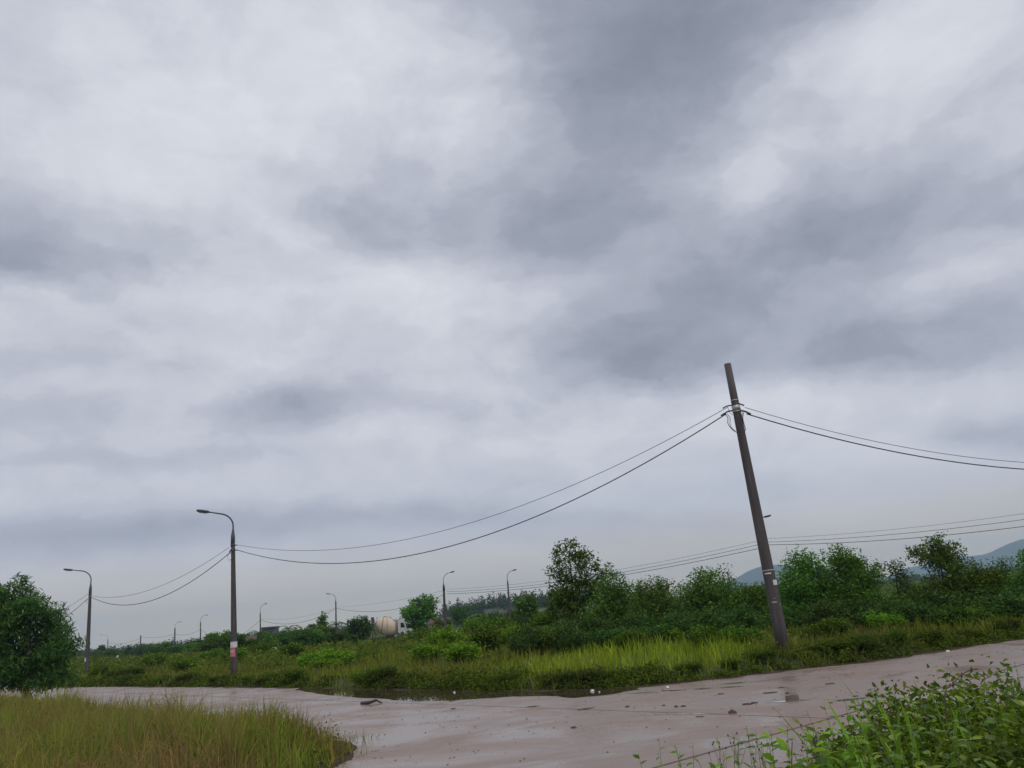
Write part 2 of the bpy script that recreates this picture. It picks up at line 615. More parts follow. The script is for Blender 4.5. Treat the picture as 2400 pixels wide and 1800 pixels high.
wet = N.noise(mp.outputs[0], .8, 6, .6, .8).outputs[0]
rg = N.maprange(N.math('ADD', wet, N.math('MULTIPLY', N.math('SUBTRACT', fine, .5), .18)), .38, .64, .20, .58, True)
N.l(rg, p.inputs['Roughness'])
p.inputs['Specular IOR Level'].default_value = .30
b = N.n('ShaderNodeBump')
b.inputs['Strength'].default_value = .12
b.inputs['Distance'].default_value = .02
N.l(N.math('ADD', N.math('MULTIPLY', med, .8), N.math('MULTIPLY', fine, .35)), b.inputs['Height'])
N.l(b.outputs[0], p.inputs['Normal'])
M['road'] = m
M['joint'] = plain('joint_filler', (.045, .038, .040), .8, 0, .3, 12)


def densify(poly, step=.5, jit=.06):
    out_ = []
    for (x0, y0), (x1, y1) in zip(poly[:-1], poly[1:]):
        L = math.hypot(x1 - x0, y1 - y0)
        n = max(1, min(60, int(L / step)))
        for i in range(n):
            a = i / n
            q = RNG.normal(0, jit) if math.hypot(x0, y0) < 60 else 0
            out_.append((x0 + (x1 - x0) * a + q, y0 + (y1 - y0) * a + q * .6))
    out_.append(poly[-1])
    return out_


ROAD = densify(NEAR_RIGHT) + densify(FAR_EDGE[::-1]) + densify(NEAR_LEFT[::-1])


def clip(poly, a, n, keep):
    """keep the side of the line through a with normal n where keep*((p-a).n) >= 0"""
    res = []
    k = len(poly)
    for i in range(k):
        p0, p1 = poly[i], poly[(i + 1) % k]
        d0 = keep * ((p0[0] - a[0]) * n[0] + (p0[1] - a[1]) * n[1])
        d1 = keep * ((p1[0] - a[0]) * n[0] + (p1[1] - a[1]) * n[1])
        if d0 >= 0:
            res.append(p0)
        if (d0 >= 0) != (d1 >= 0):
            q = d0 / (d0 - d1)
            res.append((p0[0] + (p1[0] - p0[0]) * q, p0[1] + (p1[1] - p0[1]) * q))
    return res


def slab_mesh(poly, top, th, name):
    import bmesh
    bm = bmesh.new()
    vs = [bm.verts.new((x, y, top)) for x, y in poly]
    f = bm.faces.new(vs)
    if f.normal.z < 0:
        f.normal_flip()
    f.normal_update()
    if f.normal.z < 0:
        f.normal_flip()
    r = bmesh.ops.extrude_face_region(bm, geom=[f])
    for e in r['geom']:
        if isinstance(e, bmesh.types.BMVert):
            e.co.z -= th
    bmesh.ops.recalc_face_normals(bm, faces=bm.faces)
    bmesh.ops.triangulate(bm, faces=bm.faces)
    me = bpy.data.meshes.new(name)
    bm.to_mesh(me)
    bm.free()
    return me


road = link('road', slab_mesh(ROAD, -.022, .03, 'road_base'), M['joint'])
tag(road, kind='structure')
J1a, J1b = atz(1550, 1795), atz(2060, 1652)       # long joint
J2 = (atz(1730, 1676), atz(1955, 1684))           # cross joint
d1 = (J1b - J1a).normalized()
n1 = (-d1.y, d1.x)
d2 = (J2[1] - J2[0]).normalized()
n2 = (-d2.y, d2.x)
G = .032


def sh(a, n, s):
    return (a.x + n[0] * s, a.y + n[1] * s)


near_part = clip(ROAD, sh(J1a, n1, -G), n1, -1)
far_part = clip(ROAD, sh(J1a, n1, G), n1, 1)
far_a = clip(far_part, sh(J2[0], n2, -G * .6), n2, -1)
far_b = clip(far_part, sh(J2[0], n2, G * .6), n2, 1)
for i, pl in enumerate((near_part, far_a, far_b)):
    link('slab', slab_mesh(pl, 0.0, .02, 'slab'), M['road'], road)

m, N, p, out = new_mat('edge_soil')
t = N.n('ShaderNodeNewGeometry')
N.l(N.ramp(N.noise(t.outputs['Position'], 6, 7, .7).outputs[0], [(.3, (.035, .024, .017)), (.7, (.10, .066, .046))]), p.inputs['Base Color'])
p.inputs['Roughness'].default_value = .95
p.inputs['Specular IOR Level'].default_value = .15
b = N.n('ShaderNodeBump')
b.inputs['Strength'].default_value = .8
b.inputs['Distance'].default_value = .03
N.l(N.noise(t.outputs['Position'], 22, 6, .7).outputs[0], b.inputs['Height'])
N.l(b.outputs[0], p.inputs['Normal'])
M['soil'] = m


def soil_strip(poly, sign, w0, lo, hi):
    pts = [q for q in densify(poly, .22, 0) if lo < q[1] < hi]
    top, bot = [], []
    for i, q in enumerate(pts):
        a_, b2_ = pts[max(i - 1, 0)], pts[min(i + 1, len(pts) - 1)]
        dx, dy = b2_[0] - a_[0], b2_[1] - a_[1]
        L_ = math.hypot(dx, dy) + 1e-9
        nx_, ny_ = -dy / L_ * sign, dx / L_ * sign
        w_ = w0 * (.55 + .45 * math.sin(i * .9 + 2 * math.sin(i * .37))) + abs(random.gauss(0, w0 * .25))
        top.append((q[0] + nx_ * w_, q[1] + ny_ * w_, .006))
        bot.append((q[0] - nx_ * .3, q[1] - ny_ * .3, .007))
    n_ = len(pts)
    mb_ = MB()
    mb_.add(top + bot, [(i, i + 1, n_ + i + 1, n_ + i) for i in range(n_ - 1)])
    return tag(mb_.build('soil', M['soil']), kind='structure')


soil_strip(NEAR_LEFT, -1, .12, 5, 40)
soil_strip(FAR_EDGE, -1, .20, 16, 60)
gx_ = RNG.uniform(-9, 12, 5200)
gy_ = RNG.uniform(7.5, 23, 5200)
kk = (region(gx_, gy_) == 0)
kk &= RNG.uniform(0, 1, 5200) < .15 + .85 * np.exp(-road_dist(gx_, gy_) / .8)
gx_, gy_ = gx_[kk], gy_[kk]
ng = len(gx_)
sz = RNG.uniform(.006, .02, ng)
tet = np.array([[1, 0, 0], [-.6, .9, 0], [-.6, -.9, 0], [0, 0, .8]])
rot_ = RNG.uniform(0, 6.28, ng)
cs, sn = np.cos(rot_), np.sin(rot_)
Vg = np.stack([(tet[None, :, 0] * cs[:, None] - tet[None, :, 1] * sn[:, None]) * sz[:, None] + gx_[:, None],
               (tet[None, :, 0] * sn[:, None] + tet[None, :, 1] * cs[:, None]) * sz[:, None] + gy_[:, None],
               tet[None, :, 2] * sz[:, None] + .001], -1).reshape(-1, 3)
ig = np.arange(ng)[:, None] * 4
Fg = np.concatenate([ig + np.array([[0, 1, 3]]), ig + np.array([[1, 2, 3]]), ig + np.array([[2, 0, 3]])], 1).reshape(-1, 3)
tag(link('grit', tri_mesh('grit', Vg, Fg), M['mud']), 'fine dark grit scattered over the wet road', 'grit', kind='stuff')

# standing water: a brown pool against the far bank and thin films on the slabs
m, N, p, out = new_mat('muddy_water')
p.inputs['Base Color'].default_value = (.055, .040, .026, 1)
p.inputs['Roughness'].default_value = .03
p.inputs['IOR'].default_value = 1.33
t = N.n('ShaderNodeNewGeometry')
b = N.n('ShaderNodeBump')
b.inputs['Strength'].default_value = .035
b.inputs['Distance'].default_value = .02
N.l(N.noise(t.outputs['Position'], 5, 3, .5).outputs[0], b.inputs['Height'])
N.l(b.outputs[0], p.inputs['Normal'])
M['water'] = m
m, N, p, out = new_mat('water_film')
p.inputs['Base Color'].default_value = (.20, .165, .155, 1)
p.inputs['Roughness'].default_value = .05
p.inputs['IOR'].default_value = 1.33
p.inputs['Coat Weight'].default_value = .6
p.inputs['Coat Roughness'].default_value = .03
M['film'] = m


def puddle(pts, mat, name='puddle', z=.004, jit=.05):
    q = []
    k = len(pts)
    for i in range(k):
        a, b_ = pts[i], pts[(i + 1) % k]
        for s in range(5):
            u = s / 5
            q.append((a[0] + (b_[0] - a[0]) * u + random.gauss(0, jit) * (s > 0), a[1] + (b_[1] - a[1]) * u + random.gauss(0, jit) * (s > 0)))
    return tag(link(name, slab_mesh(q, z, .003, name), mat), kind='structure')


pool = [atz(*q)[:2] for q in ((690, 1617), (760, 1628), (845, 1636), (905, 1638), (960, 1644), (1060, 1642), (1180, 1634), (1280, 1631), (1345, 1636), (1420, 1629), (1500, 1616))]
pool_far = [(x, float(far_y(x)) + .25) for x in np.linspace(pool[-1][0], pool[0][0], 9)]
puddle(pool + pool_far, M['water'], jit=.03)
for (x0, y0, x1, y1, w) in ((1548, 1620, 1612, 1617, .10), (1625, 1616, 1668, 1613, .09), (1680, 1613, 1745, 1608, .09), (1683, 1604, 1752, 1599, .09),
                            (1480, 1626, 1535, 1622, .06), (1790, 1648, 1900, 1640, .10), (1955, 1644, 2030, 1636, .12), (1500, 1676, 1700, 1672, .06)):
    a, b_ = atz(x0, y0), atz(x1, y1)
    mid = (a + b_) / 2
    puddle([(a.x, a.y), (mid.x, mid.y - w), (b_.x, b_.y), (mid.x, mid.y + w)], M['film'], jit=.02, z=.005)

# ------------------------------------------------------------------ hills
def hills(name, ox, oy, L, Wd, bumps, seed):
    r = np.random.default_rng(seed)
    nu, nv = 150, 34
    u = np.linspace(-L, L, nu)
    v = np.linspace(-Wd, Wd, nv)
    U, V = np.meshgrid(u, v)
    H = np.full_like(U, -4.0)
    for (bx, h, w) in bumps:
        H += h * np.exp(-((U - bx) / w) ** 2) * np.exp(-(V / (Wd * .5)) ** 2)
    for k in range(30):
        fx, fy, ph, ps = r.normal(0, .006), r.normal(0, .006), r.uniform(0, 6), r.uniform(0, 6)
        H += 5 * np.sin(U * fx + ph) * np.sin(V * fy + ps) * np.clip(H / 90, 0, 1)
    ix = np.arange(nu * nv).reshape(nv, nu)
    Fq = np.stack([ix[:-1, :-1], ix[:-1, 1:], ix[1:, 1:], ix[1:, :-1]], -1).reshape(-1, 4)
    Vt = np.stack([U.ravel() + ox, V.ravel() + oy, H.ravel()], 1)
    return link(name, tri_mesh(name, Vt, Fq, smooth=True), M['hill'])


m, N, p, out = new_mat('wooded_hill')
t = N.n('ShaderNodeNewGeometry')
N.l(N.ramp(N.noise(t.outputs['Position'], .012, 8, .7).outputs[0], [(.3, (.016, .036, .016)), (.7, (.05, .08, .03))]), p.inputs['Base Color'])
p.inputs['Roughness'].default_value = 1
M['hill'] = m


def hb(px, hpx, wpx, depth=3900):
    return ((px - 1200) / FPX * depth - 1500, hpx / FPX * depth, wpx / FPX * depth)


tag(hills('hills', 1500, 3900, 2600, 700,
          [hb(1745, 46, 110), hb(1880, 20, 110), hb(2110, 36, 60), hb(2200, 26, 60), hb(2335, 55, 85), hb(2520, 40, 130), hb(1230, 22, 60), hb(2800, 30, 200)], 3), kind='structure')

# ------------------------------------------------------------------ haze
hm = bpy.data.materials.new('haze_air')
hm.use_nodes = True
N = NT(hm.node_tree)
out = N.n('ShaderNodeOutputMaterial')
pv = N.n('ShaderNodeVolumePrincipled')
pv.inputs['Color'].default_value = (.60, .79, 1.0, 1)
pv.inputs['Density'].default_value = 2.2e-4
pv.inputs['Anisotropy'].default_value = .3
N.l(pv.outputs[0], out.inputs['Volume'])
hb_ = MB()
hb_.box((0, 1500, 79), (10200, 7200, 242))
tag(hb_.build('haze', hm), kind='stuff')

# ------------------------------------------------------------------ foliage helpers
def leaf_quads(C, size, aspect, droop=.0, rng=RNG, up=.5, jitter=.35, fold=.25):
    """one folded two-triangle leaf per centre"""
    n = len(C)
    ax = rng.normal(size=(n, 3))
    ax[:, 2] = ax[:, 2] * .6 - droop
    ax /= np.linalg.norm(ax, axis=1, keepdims=True) + 1e-9
    nr = rng.normal(size=(n, 3))
    nr[:, 2] = np.abs(nr[:, 2]) + up
    sd = np.cross(ax, nr)
    sd /= np.linalg.norm(sd, axis=1, keepdims=True) + 1e-9
    nn = np.cross(sd, ax)
    L = (size * (1 + jitter * rng.uniform(-1, 1, n)))[:, None]
    Wd = L * aspect
    base = C - ax * L * .5
    tip = C + ax * L * .5
    l = C + sd * Wd * .5 + nn * Wd * fold
    r = C - sd * Wd * .5 + nn * Wd * fold
    V = np.stack([base, l, tip, r], 1).reshape(-1, 3)
    i = np.arange(n)[:, None] * 4
    Fc = np.concatenate([i + np.array([[0, 1, 2]]), i + np.array([[0, 2, 3]])], 1).reshape(-1, 3)
    return V, Fc


def in_ellipsoids(blobs, n, rng, power=2.4):
    w = np.array([b[3] * b[4] * b[5] for b in blobs]) ** .8
    pick = rng.choice(len(blobs), n, p=w / w.sum())
    d = rng.normal(size=(n, 3))
    d /= np.linalg.norm(d, axis=1, keepdims=True)
    r = rng.uniform(0, 1, n) ** (1 / power)
    B = np.array([b[:6] for b in blobs])[pick]
    return B[:, :3] + d * r[:, None] * B[:, 3:6], pick


def crown_mesh(name, blobs, clusters, per, spread, size, aspect, droop, rng):
    C, pick = in_ellipsoids(blobs, clusters, rng)
    L = np.repeat(C, per, 0)
    L = L + np.clip(rng.normal(size=L.shape), -1.7, 1.7) * spread * np.array([1, 1, .75])
    V, Fc = leaf_quads(L, size, aspect, droop, rng)
    return tri_mesh(name, V, Fc), C, pick


def trunk_mesh(name, blobs, C, pick, r0, rng, base=(0, 0, -.15), stems=1, twigs=45):
    mb = MB()
    zlow = min(b[2] - b[5] for b in blobs)
    for s in range(stems):
        off = Vector((rng.normal(0, .18), rng.normal(0, .18), 0)) if stems > 1 else Vector((0, 0, 0))
        top = Vector(blobs[s % len(blobs)][:3])
        b0 = Vector(base) + off
        fork = b0.lerp(top, .35) + Vector((rng.normal(0, .08), rng.normal(0, .08), 0))
        fork.z = max(fork.z, zlow * .6)
        mb.tube([b0, b0.lerp(fork, .5) + Vector((rng.normal(0, .04), rng.normal(0, .04), 0)), fork, fork.lerp(top, .6), top],
                [r0, r0 * .85, r0 * .7, r0 * .4, r0 * .2], 6)
    for b in blobs[stems:] if stems < len(blobs) else []:
        top = Vector(b[:3])
        mid = fork.lerp(top, .5) + Vector((0, 0, -.1 * (top - fork).length))
        mb.tube([fork, mid, top], [r0 * .55, r0 * .35, r0 * .15], 5)
    k = min(twigs, len(C))
    for j in rng.choice(len(C), k, replace=False):
        b = Vector(blobs[pick[j]][:3])
        p_ = Vector(C[j])
        mb.tube([b, b.lerp(p_, .5) + Vector((0, 0, -.04)), p_], [r0 * .16, r0 * .11, r0 * .05], 4, False)
    return mb.mesh(name)


def tree(name, loc, blobs, label, cat, group=None, leaf='tree', clusters=420, per=16, spread=.17, size=.15, aspect=.5,
         droop=.2, r0=.09, stems=1, seed=1, rz=0.0, twigs=45, crown_name='crown', trunk_name='trunk'):
    rng = np.random.default_rng(seed)
    cm, C, pick = crown_mesh(name + '_crown', blobs, clusters, per, spread, size, aspect, droop, rng)
    tm = trunk_mesh(name + '_trunk', blobs, C, pick, r0, rng, stems=stems, twigs=twigs)
    o = empty(name, loc, rz, label, cat, group)
    link(trunk_name, tm, M['bark'], o)
    link(crown_name, cm, LEAF[leaf], o)
    return o


def copy_tree(o, loc, rz, scale, label=None, group=None, mat=None):
    c_ = o.copy()
    COL.objects.link(c_)
    c_.location = loc
    c_.rotation_euler = (0, 0, rz)
    c_.scale = scale
    if label:
        c_['label'] = label
    if group:
        c_['group'] = group
    for ch in o.children:
        k = ch.copy()
        COL.objects.link(k)
        k.parent = c_
        if mat and k.name.split('.')[0] in ('crown', 'foliage'):
            k.material_slots[0].link = 'OBJECT'
            k.material_slots[0].material = mat
    return c_


def on_ground(px, depth):
    """point on the terrain straight below photo column px at a forward distance"""
    x = atd(px, 1450, depth).x
    for _ in range(3):
        z = gz(x, depth)
        # keep the column: the image is rolled, so refine x for this height
        lo, hi = x - 4, x + 4
        for _ in range(30):
            mid = (lo + hi) / 2
            if proj((mid, depth, z + .6))[0] < px:
                lo = mid
            else:
                hi = mid
        x = (lo + hi) / 2
    return Vector((x, depth, gz(x, depth)))


def top_h(base, px, py):
    """height above base of the sight line through (px,py) at base's distance"""
    return atd(px, py, base.y).z - base.z


# ------------------------------------------------------------------ grass
def blades(P_, h, w, lean, rng, la=None):
    n = len(P_)
    a = rng.uniform(0, 2 * np.pi, n)
    la = rng.uniform(0, 2 * np.pi, n) if la is None else la
    side = np.stack([np.cos(a), np.sin(a), np.zeros(n)], 1)
    ld = np.stack([np.cos(la), np.sin(la), np.zeros(n)], 1)
    lm = (np.abs(rng.normal(0, lean, n)) * h)[:, None]
    up = np.array([[0, 0, 1.0]])
    hh = h[:, None]
    ww = w[:, None]
    b0 = P_ - side * ww * .5
    b1 = P_ + side * ww * .5
    mid = P_ + up * hh * .55 + ld * lm * .3
    m0 = mid - side * ww * .42
    m1 = mid + side * ww * .42
    tip = P_ + up * hh * (1 - np.clip(lm / hh, 0, .9) ** 2 * .35) + ld * lm
    V = np.stack([b0, b1, m0, m1, tip], 1).reshape(-1, 3)
    i = np.arange(n)[:, None] * 5
    Fc = np.concatenate([i + np.array([[0, 1, 3]]), i + np.array([[0, 3, 2]]), i + np.array([[2, 3, 4]])], 1).reshape(-1, 3)
    tip_a = np.tile(np.array([0, 0, .5, .5, 1.0], np.float32), n)
    return V, Fc, tip_a


def vnoise(x, y, s, seed):
    r = np.random.default_rng(seed)
    o = np.zeros_like(x)
    for k in range(5):
        a = r.uniform(0, 2 * np.pi)
        f = s * r.uniform(.6, 1.7)
        o += np.sin((x * np.cos(a) + y * np.sin(a)) * f + r.uniform(0, 6))
    return o / 5


def in_view(x, y, margin=120):
    px = 1200 + x / np.maximum(y, .1) * FPX * .96
    return (px > -margin) & (px < 2400 + margin)


def scatter(n, x0, x1, y0, y1, reg, rng, dmin=.1, dmax=1e9, edge=None):
    x = rng.uniform(x0, x1, n)
    y = rng.uniform(y0, y1, n)
    k = region(x, y) == reg
    d = road_dist(x, y)
    k &= (d > dmin) & (d < dmax) & in_view(x, y, 250)
    return x[k], y[k], d[k]


def grass(name, mat, x, y, h, w, lean, rng, tuft=0.0):
    la = None
    if tuft > 0:                                    # gather the blades into tufts that splay outwards
        cx = np.round(x / tuft + .35 * np.sin(y * 9.1)) * tuft
        cy = np.round(y / tuft + .35 * np.sin(x * 7.7)) * tuft
        cx = cx + tuft * .45 * np.sin(cx * 91.7 + cy * 37.1)
        cy = cy + tuft * .45 * np.sin(cx * 53.3 - cy * 71.9)
        th = .5 + .5 * np.sin(cx * 127.1 + cy * 311.7)
        x = cx + (x - cx) * .62
        y = cy + (y - cy) * .62
        la = np.arctan2(y - cy, x - cx) + rng.normal(0, .6, len(x))
        h = h * (.68 + .55 * th)
    z = ground_z(x, y) - .02
    V, Fc, a = blades(np.stack([x, y, z], 1), h, w, lean, rng, la=la)
    o = link(name, tri_mesh(name, V, Fc, a), mat)
    return tag(o, kind='stuff')


g = np.random.default_rng(5)
# left patch: tall straw tipped grass
x, y, d = scatter(400000, -26, -2.3, 6, 34, 2, g, .0)
keep = g.uniform(0, 1, len(x)) < .55 + .45 * ss(.0, .4, d + .18 * vnoise(x, y, 5.0, 6))
x, y, d = x[keep], y[keep], d[keep]
keep = g.uniform(0, 1, len(x)) < np.clip(13 / y, .12, 1) ** 1.6
x, y, d = x[keep], y[keep], d[keep]
tall = .56 + .15 * vnoise(x, y, 1.3, 2) + .09 * vnoise(x, y, 3.4, 4)
h = tall * g.uniform(.45, 1.3, len(x)) * (.62 + .38 * ss(0, .9, d))
w = .004 + .0006 * y * g.uniform(.6, 1.4, len(x))
dryf = ss(-.05, .5, vnoise(x, y, .75, 61) + .45 * vnoise(x, y, 2.3, 62)) * .75
dryf = np.maximum(dryf, .8 * np.exp(-(((x + 3.6) / .9) ** 2 + ((y - 13.4) / 1.5) ** 2)))
idr = g.uniform(0, 1, len(x)) < dryf
tag(grass('grass', LEAF['grass_near'], x[~idr], y[~idr], h[~idr] * 1.05, w[~idr], .55, g, .30), 'tall green grass on the near roadside patch left of the road', 'grass')
tag(grass('grass', LEAF['grass_dry'], x[idr], y[idr], h[idr] * 1.08, w[idr] * .85, .65, g, .30), 'browned dry grass mixed into the near roadside patch', 'grass')
xe = np.repeat(NLf[2:10, 0], 60) + g.normal(0, .9, 480)
ye = np.repeat(NLf[2:10, 1], 60) + g.normal(0, .9, 480)
ke = (region(xe, ye) == 0) & (road_dist(xe, ye) < .4) & (g.uniform(0, 1, 480) < .45)
xe, ye = xe[ke], ye[ke]
xe, ye = (np.repeat(q_, 7) + g.normal(0, .05, len(q_) * 7) for q_ in (xe, ye))
tag(grass('grass', LEAF['grass_near'], xe, ye, g.uniform(.1, .34, len(xe)), .003 + .0006 * ye, .7, g), 'stray tufts creeping from the near grass onto the road', 'grass')
xw, yw, dw = scatter(1500, -20, -2.6, 9, 26, 2, g, .1)
kw = vnoise(xw, yw, 1.7, 71) > .12
xw, yw = xw[kw], yw[kw]
undergrowth_left = (xw, yw)
# dry seed stalks
k = g.uniform(0, 1, len(x)) < .07 * ss(-.25, .5, vnoise(x, y, .9, 8)) + .008
xs, ys, hs = x[k], y[k], h[k] * g.uniform(.9, 1.5, k.sum())
tag(grass('dry_stalks', LEAF['straw'], xs, ys, hs, .002 + .00032 * ys, .6, g), 'dry straw coloured seed stalks above the near grass patch', 'grass')

# field grass beyond the road
x, y, d = scatter(330000, -60, 34, 16.5, 62, 1, g, .1)
keep = g.uniform(0, 1, len(x)) < np.clip(22 / y, .1, 1) ** 1.5 * np.where(d < 1.0, 1.0, 1)
x, y, d = x[keep], y[keep], d[keep]
lime = ss(.15, .5, np.exp(-(((x - 2.8) / 3.2) ** 2 + ((y - 24.2) / 3.8) ** 2)) + .12 * vnoise(x, y, 1.6, 9))
h = (.36 + .10 * vnoise(x, y, .8, 12)) * g.uniform(.6, 1.35, len(x)) * (.75 + .25 * ss(.0, 1.0, d)) * (1 + .12 * lime)
w = .006 + .00075 * y * g.uniform(.6, 1.5, len(x))
il = g.uniform(0, 1, len(x)) < lime * .85
tag(grass('grass', LEAF['grass_field'], x[~il], y[~il], h[~il], w[~il], .42, g, .36), 'rough olive grass covering the field behind the far bank', 'grass')
tag(grass('grass', LEAF['grass_lime'], x[il], y[il], h[il], w[il], .36, g, .3), 'bright lime green grass patch on the far bank', 'grass')
# right near verge grass
x, y, d = scatter(60000, .9, 16, 3.2, 15, 3, g, .05)
keep = g.uniform(0, 1, len(x)) < np.clip(6 / y, .2, 1) * .5 * ss(-.1, .8, d)
x, y, d = x[keep], y[keep], d[keep]
h = (.30 + .1 * vnoise(x, y, 2, 21)) * g.uniform(.5, 1.3, len(x))
tag(grass('grass', LEAF['grass_field'], x, y, h, .005 + .0007 * y, .35, g), 'green grass under the weeds on the near right verge', 'grass')


# leafy undergrowth: low mounds of small leaves
def undergrowth(name, x, y, hgt, rad, per, size, mat, label, rng, aspect=.55):
    z = ground_z(x, y)
    n = len(x)
    C = np.repeat(np.stack([x, y, z], 1), per, 0)
    hh = np.repeat(hgt, per)
    rr = np.repeat(rad, per)
    dd = rng.normal(size=(n * per, 3))
    dd /= np.linalg.norm(dd, axis=1, keepdims=True)
    dd[:, 2] = np.abs(dd[:, 2])
    u = rng.uniform(0, 1, n * per) ** .45
    C = C + np.stack([dd[:, 0] * rr * u, dd[:, 1] * rr * u, dd[:, 2] * hh * u + .03], 1)
    sz = np.repeat(size, per)
    V, Fc = leaf_quads(C, sz, aspect, .05, rng)
    return tag(link(name, tri_mesh(name, V, Fc), mat), label, 'undergrowth', kind='stuff')


# dark leafy weeds along the foot of the far bank
xa = g.uniform(-30, 30, 2300)
ya = far_y(xa) + np.abs(g.normal(0, .75, len(xa))) + .1
k = in_view(xa, ya, 200) & (vnoise(xa, ya, 1.4, 33) + g.normal(0, .3, len(xa)) > np.where((xa > -3.5) & (xa < 2), -.5, -.05))
xa, ya = xa[k], ya[k]
hv = (.24 + .18 * vnoise(xa, ya, .8, 31)) * g.uniform(.4, 1.4, len(xa))
undergrowth('weeds', xa, ya, hv, .22 + .2 * g.uniform(0, 1, len(xa)), 66, .035 + .0020 * ya, LEAF['verge'],
            'dark low weeds along the foot of the far roadside bank', g)
xw, yw = undergrowth_left
undergrowth('weeds', xw, yw, g.uniform(.2, .55, len(xw)), g.uniform(.1, .28, len(xw)), 46, .03 + .002 * yw, LEAF['under'],
            'leafy weeds mixed into the near grass patch', g)
# mid field
xa, ya, d = scatter(5200, -90, 45, 21, 110, 1, g, 2.5)
keep = (vnoise(xa, ya, .33, 41) + g.normal(0, .25, len(xa)) > -.12) & (g.uniform(0, 1, len(xa)) < np.clip(.25 + ya / 70, 0, 1))
keep &= ~((np.abs(xa - 2.8) < 3.4) & (ya < 28))
xa, ya = xa[keep], ya[keep]
hv = (.42 + .006 * ya) * g.uniform(.5, 1.3, len(xa))
undergrowth('undergrowth', xa, ya, hv, .35 + .012 * ya * g.uniform(.5, 1.2, len(xa)), 70, .07 + .0022 * ya, LEAF['under'],
            'mixed olive and green undergrowth filling the overgrown field', g)
# far field
xa = g.uniform(-420, 260, 2600)
ya = g.uniform(100, 420, 2600)
k = in_view(xa, ya, 100) & (region(xa, ya) == 1) & (road_dist(xa, ya) > 6)
xa, ya = xa[k], ya[k]
undergrowth('undergrowth', xa, ya, g.uniform(.5, 1.5, len(xa)), 1.0 + .012 * ya, 60, .30 + .0016 * ya, LEAF['under'],
            'distant scrub covering the plain beyond the overgrown field', g)
# far-off wood along the horizon
xa = np.concatenate([g.uniform(-900, 700, 900), g.uniform(-60, 70, 240)])
ya = np.concatenate([g.uniform(380, 1000, 900), g.uniform(470, 640, 240)])
hw = np.concatenate([g.uniform(3, 7, 900), g.uniform(5, 11, 240)])
rw = np.concatenate([g.uniform(3, 8, 900), g.uniform(1.6, 3.2, 240)])
k = in_view(xa, ya, 100)
undergrowth('far_wood', xa[k], ya[k], hw[k], rw[k], 120, np.full(k.sum(), 1.3), LEAF['far'],
            'distant dark wood along the horizon of the plain', g)

# ------------------------------------------------------------------ trees
# left tree with narrow hanging leaves
b0 = on_ground(70, 31)
hL = top_h(b0, 40, 1352)
s_ = FPX / 31


def lb(px, py, rpx, rpy, dy=0.0, ref=None, depth=31):
    q = atd(px, py, depth)
    k_ = depth / FPX
    return (q.x - ref.x, dy, q.z - ref.z, rpx * k_, rpx * k_ * .9, rpy * k_)


bl = [lb(*q, ref=b0) for q in ((38, 1382, 26, 30, 0.2), (10, 1400, 34, 34, -.3), (62, 1415, 30, 28, .3), (95, 1425, 30, 30, -.5), (110, 1452, 34, 34, .3), (60, 1450, 48, 40, -.6),
                               (0, 1445, 50, 44, .5), (-50, 1430, 60, 50, .2), (130, 1490, 34, 30, .1), (85, 1500, 50, 44, .6), (25, 1500, 56, 48, -.5), (-60, 1500, 80, 70, 0),
                               (140, 1535, 36, 32, -.3), (95, 1550, 46, 40, .4), (45, 1558, 50, 40, -.6), (-20, 1565, 60, 46, .3), (150, 1580, 26, 28, .2), (105, 1592, 40, 26, -.2),
                               (40, 1596, 50, 24, .3), (172, 1503, 24, 9, 0), (160, 1515, 20, 16, .2), (-100, 1560, 80, 60, 0))]
tree('leafy_tree', b0, bl, 'bushy tree with narrow drooping leaves on the near grass beside the lamp post', 'tree', leaf='acacia',
     clusters=1900, per=20, spread=.13, size=.22, aspect=.2, droop=.75, r0=.10, stems=3, seed=3, twigs=70)

# centre tree standing above the thicket
b0 = on_ground(1345, 44)
bl = [lb(*q, ref=b0, depth=44) for q in ((1335, 1300, 42, 38, 0), (1310, 1345, 34, 40, .3), (1365, 1335, 46, 44, -.4), (1340, 1385, 55, 36, .3),
                                         (1410, 1345, 40, 26, .2), (1390, 1395, 52, 34, -.3), (1310, 1410, 40, 26, .2), (1345, 1430, 60, 32, 0))]
tree('leafy_tree', b0, bl, 'tallest round crowned tree rising above the thicket in the field', 'tree', leaf='tree',
     clusters=430, per=17, spread=.16, size=.18, aspect=.5, droop=.15, r0=.10, seed=4, twigs=80)

# thicket trees on the right, one by one
def thicket(px, depth, lobes, label, seed, leaf='tree', clusters=620, per=20, size=.13, spread=.17, droop=.25, aspect=.42, stems=2):
    b_ = on_ground(px, depth)
    bl_ = [lb(*q, ref=b_, depth=depth) for q in lobes]
    return tree('leafy_tree', b_, bl_, label, 'tree', leaf=leaf, clusters=clusters, per=per, spread=spread, size=size, aspect=aspect,
                droop=droop, r0=.06, stems=stems, seed=seed, twigs=50)


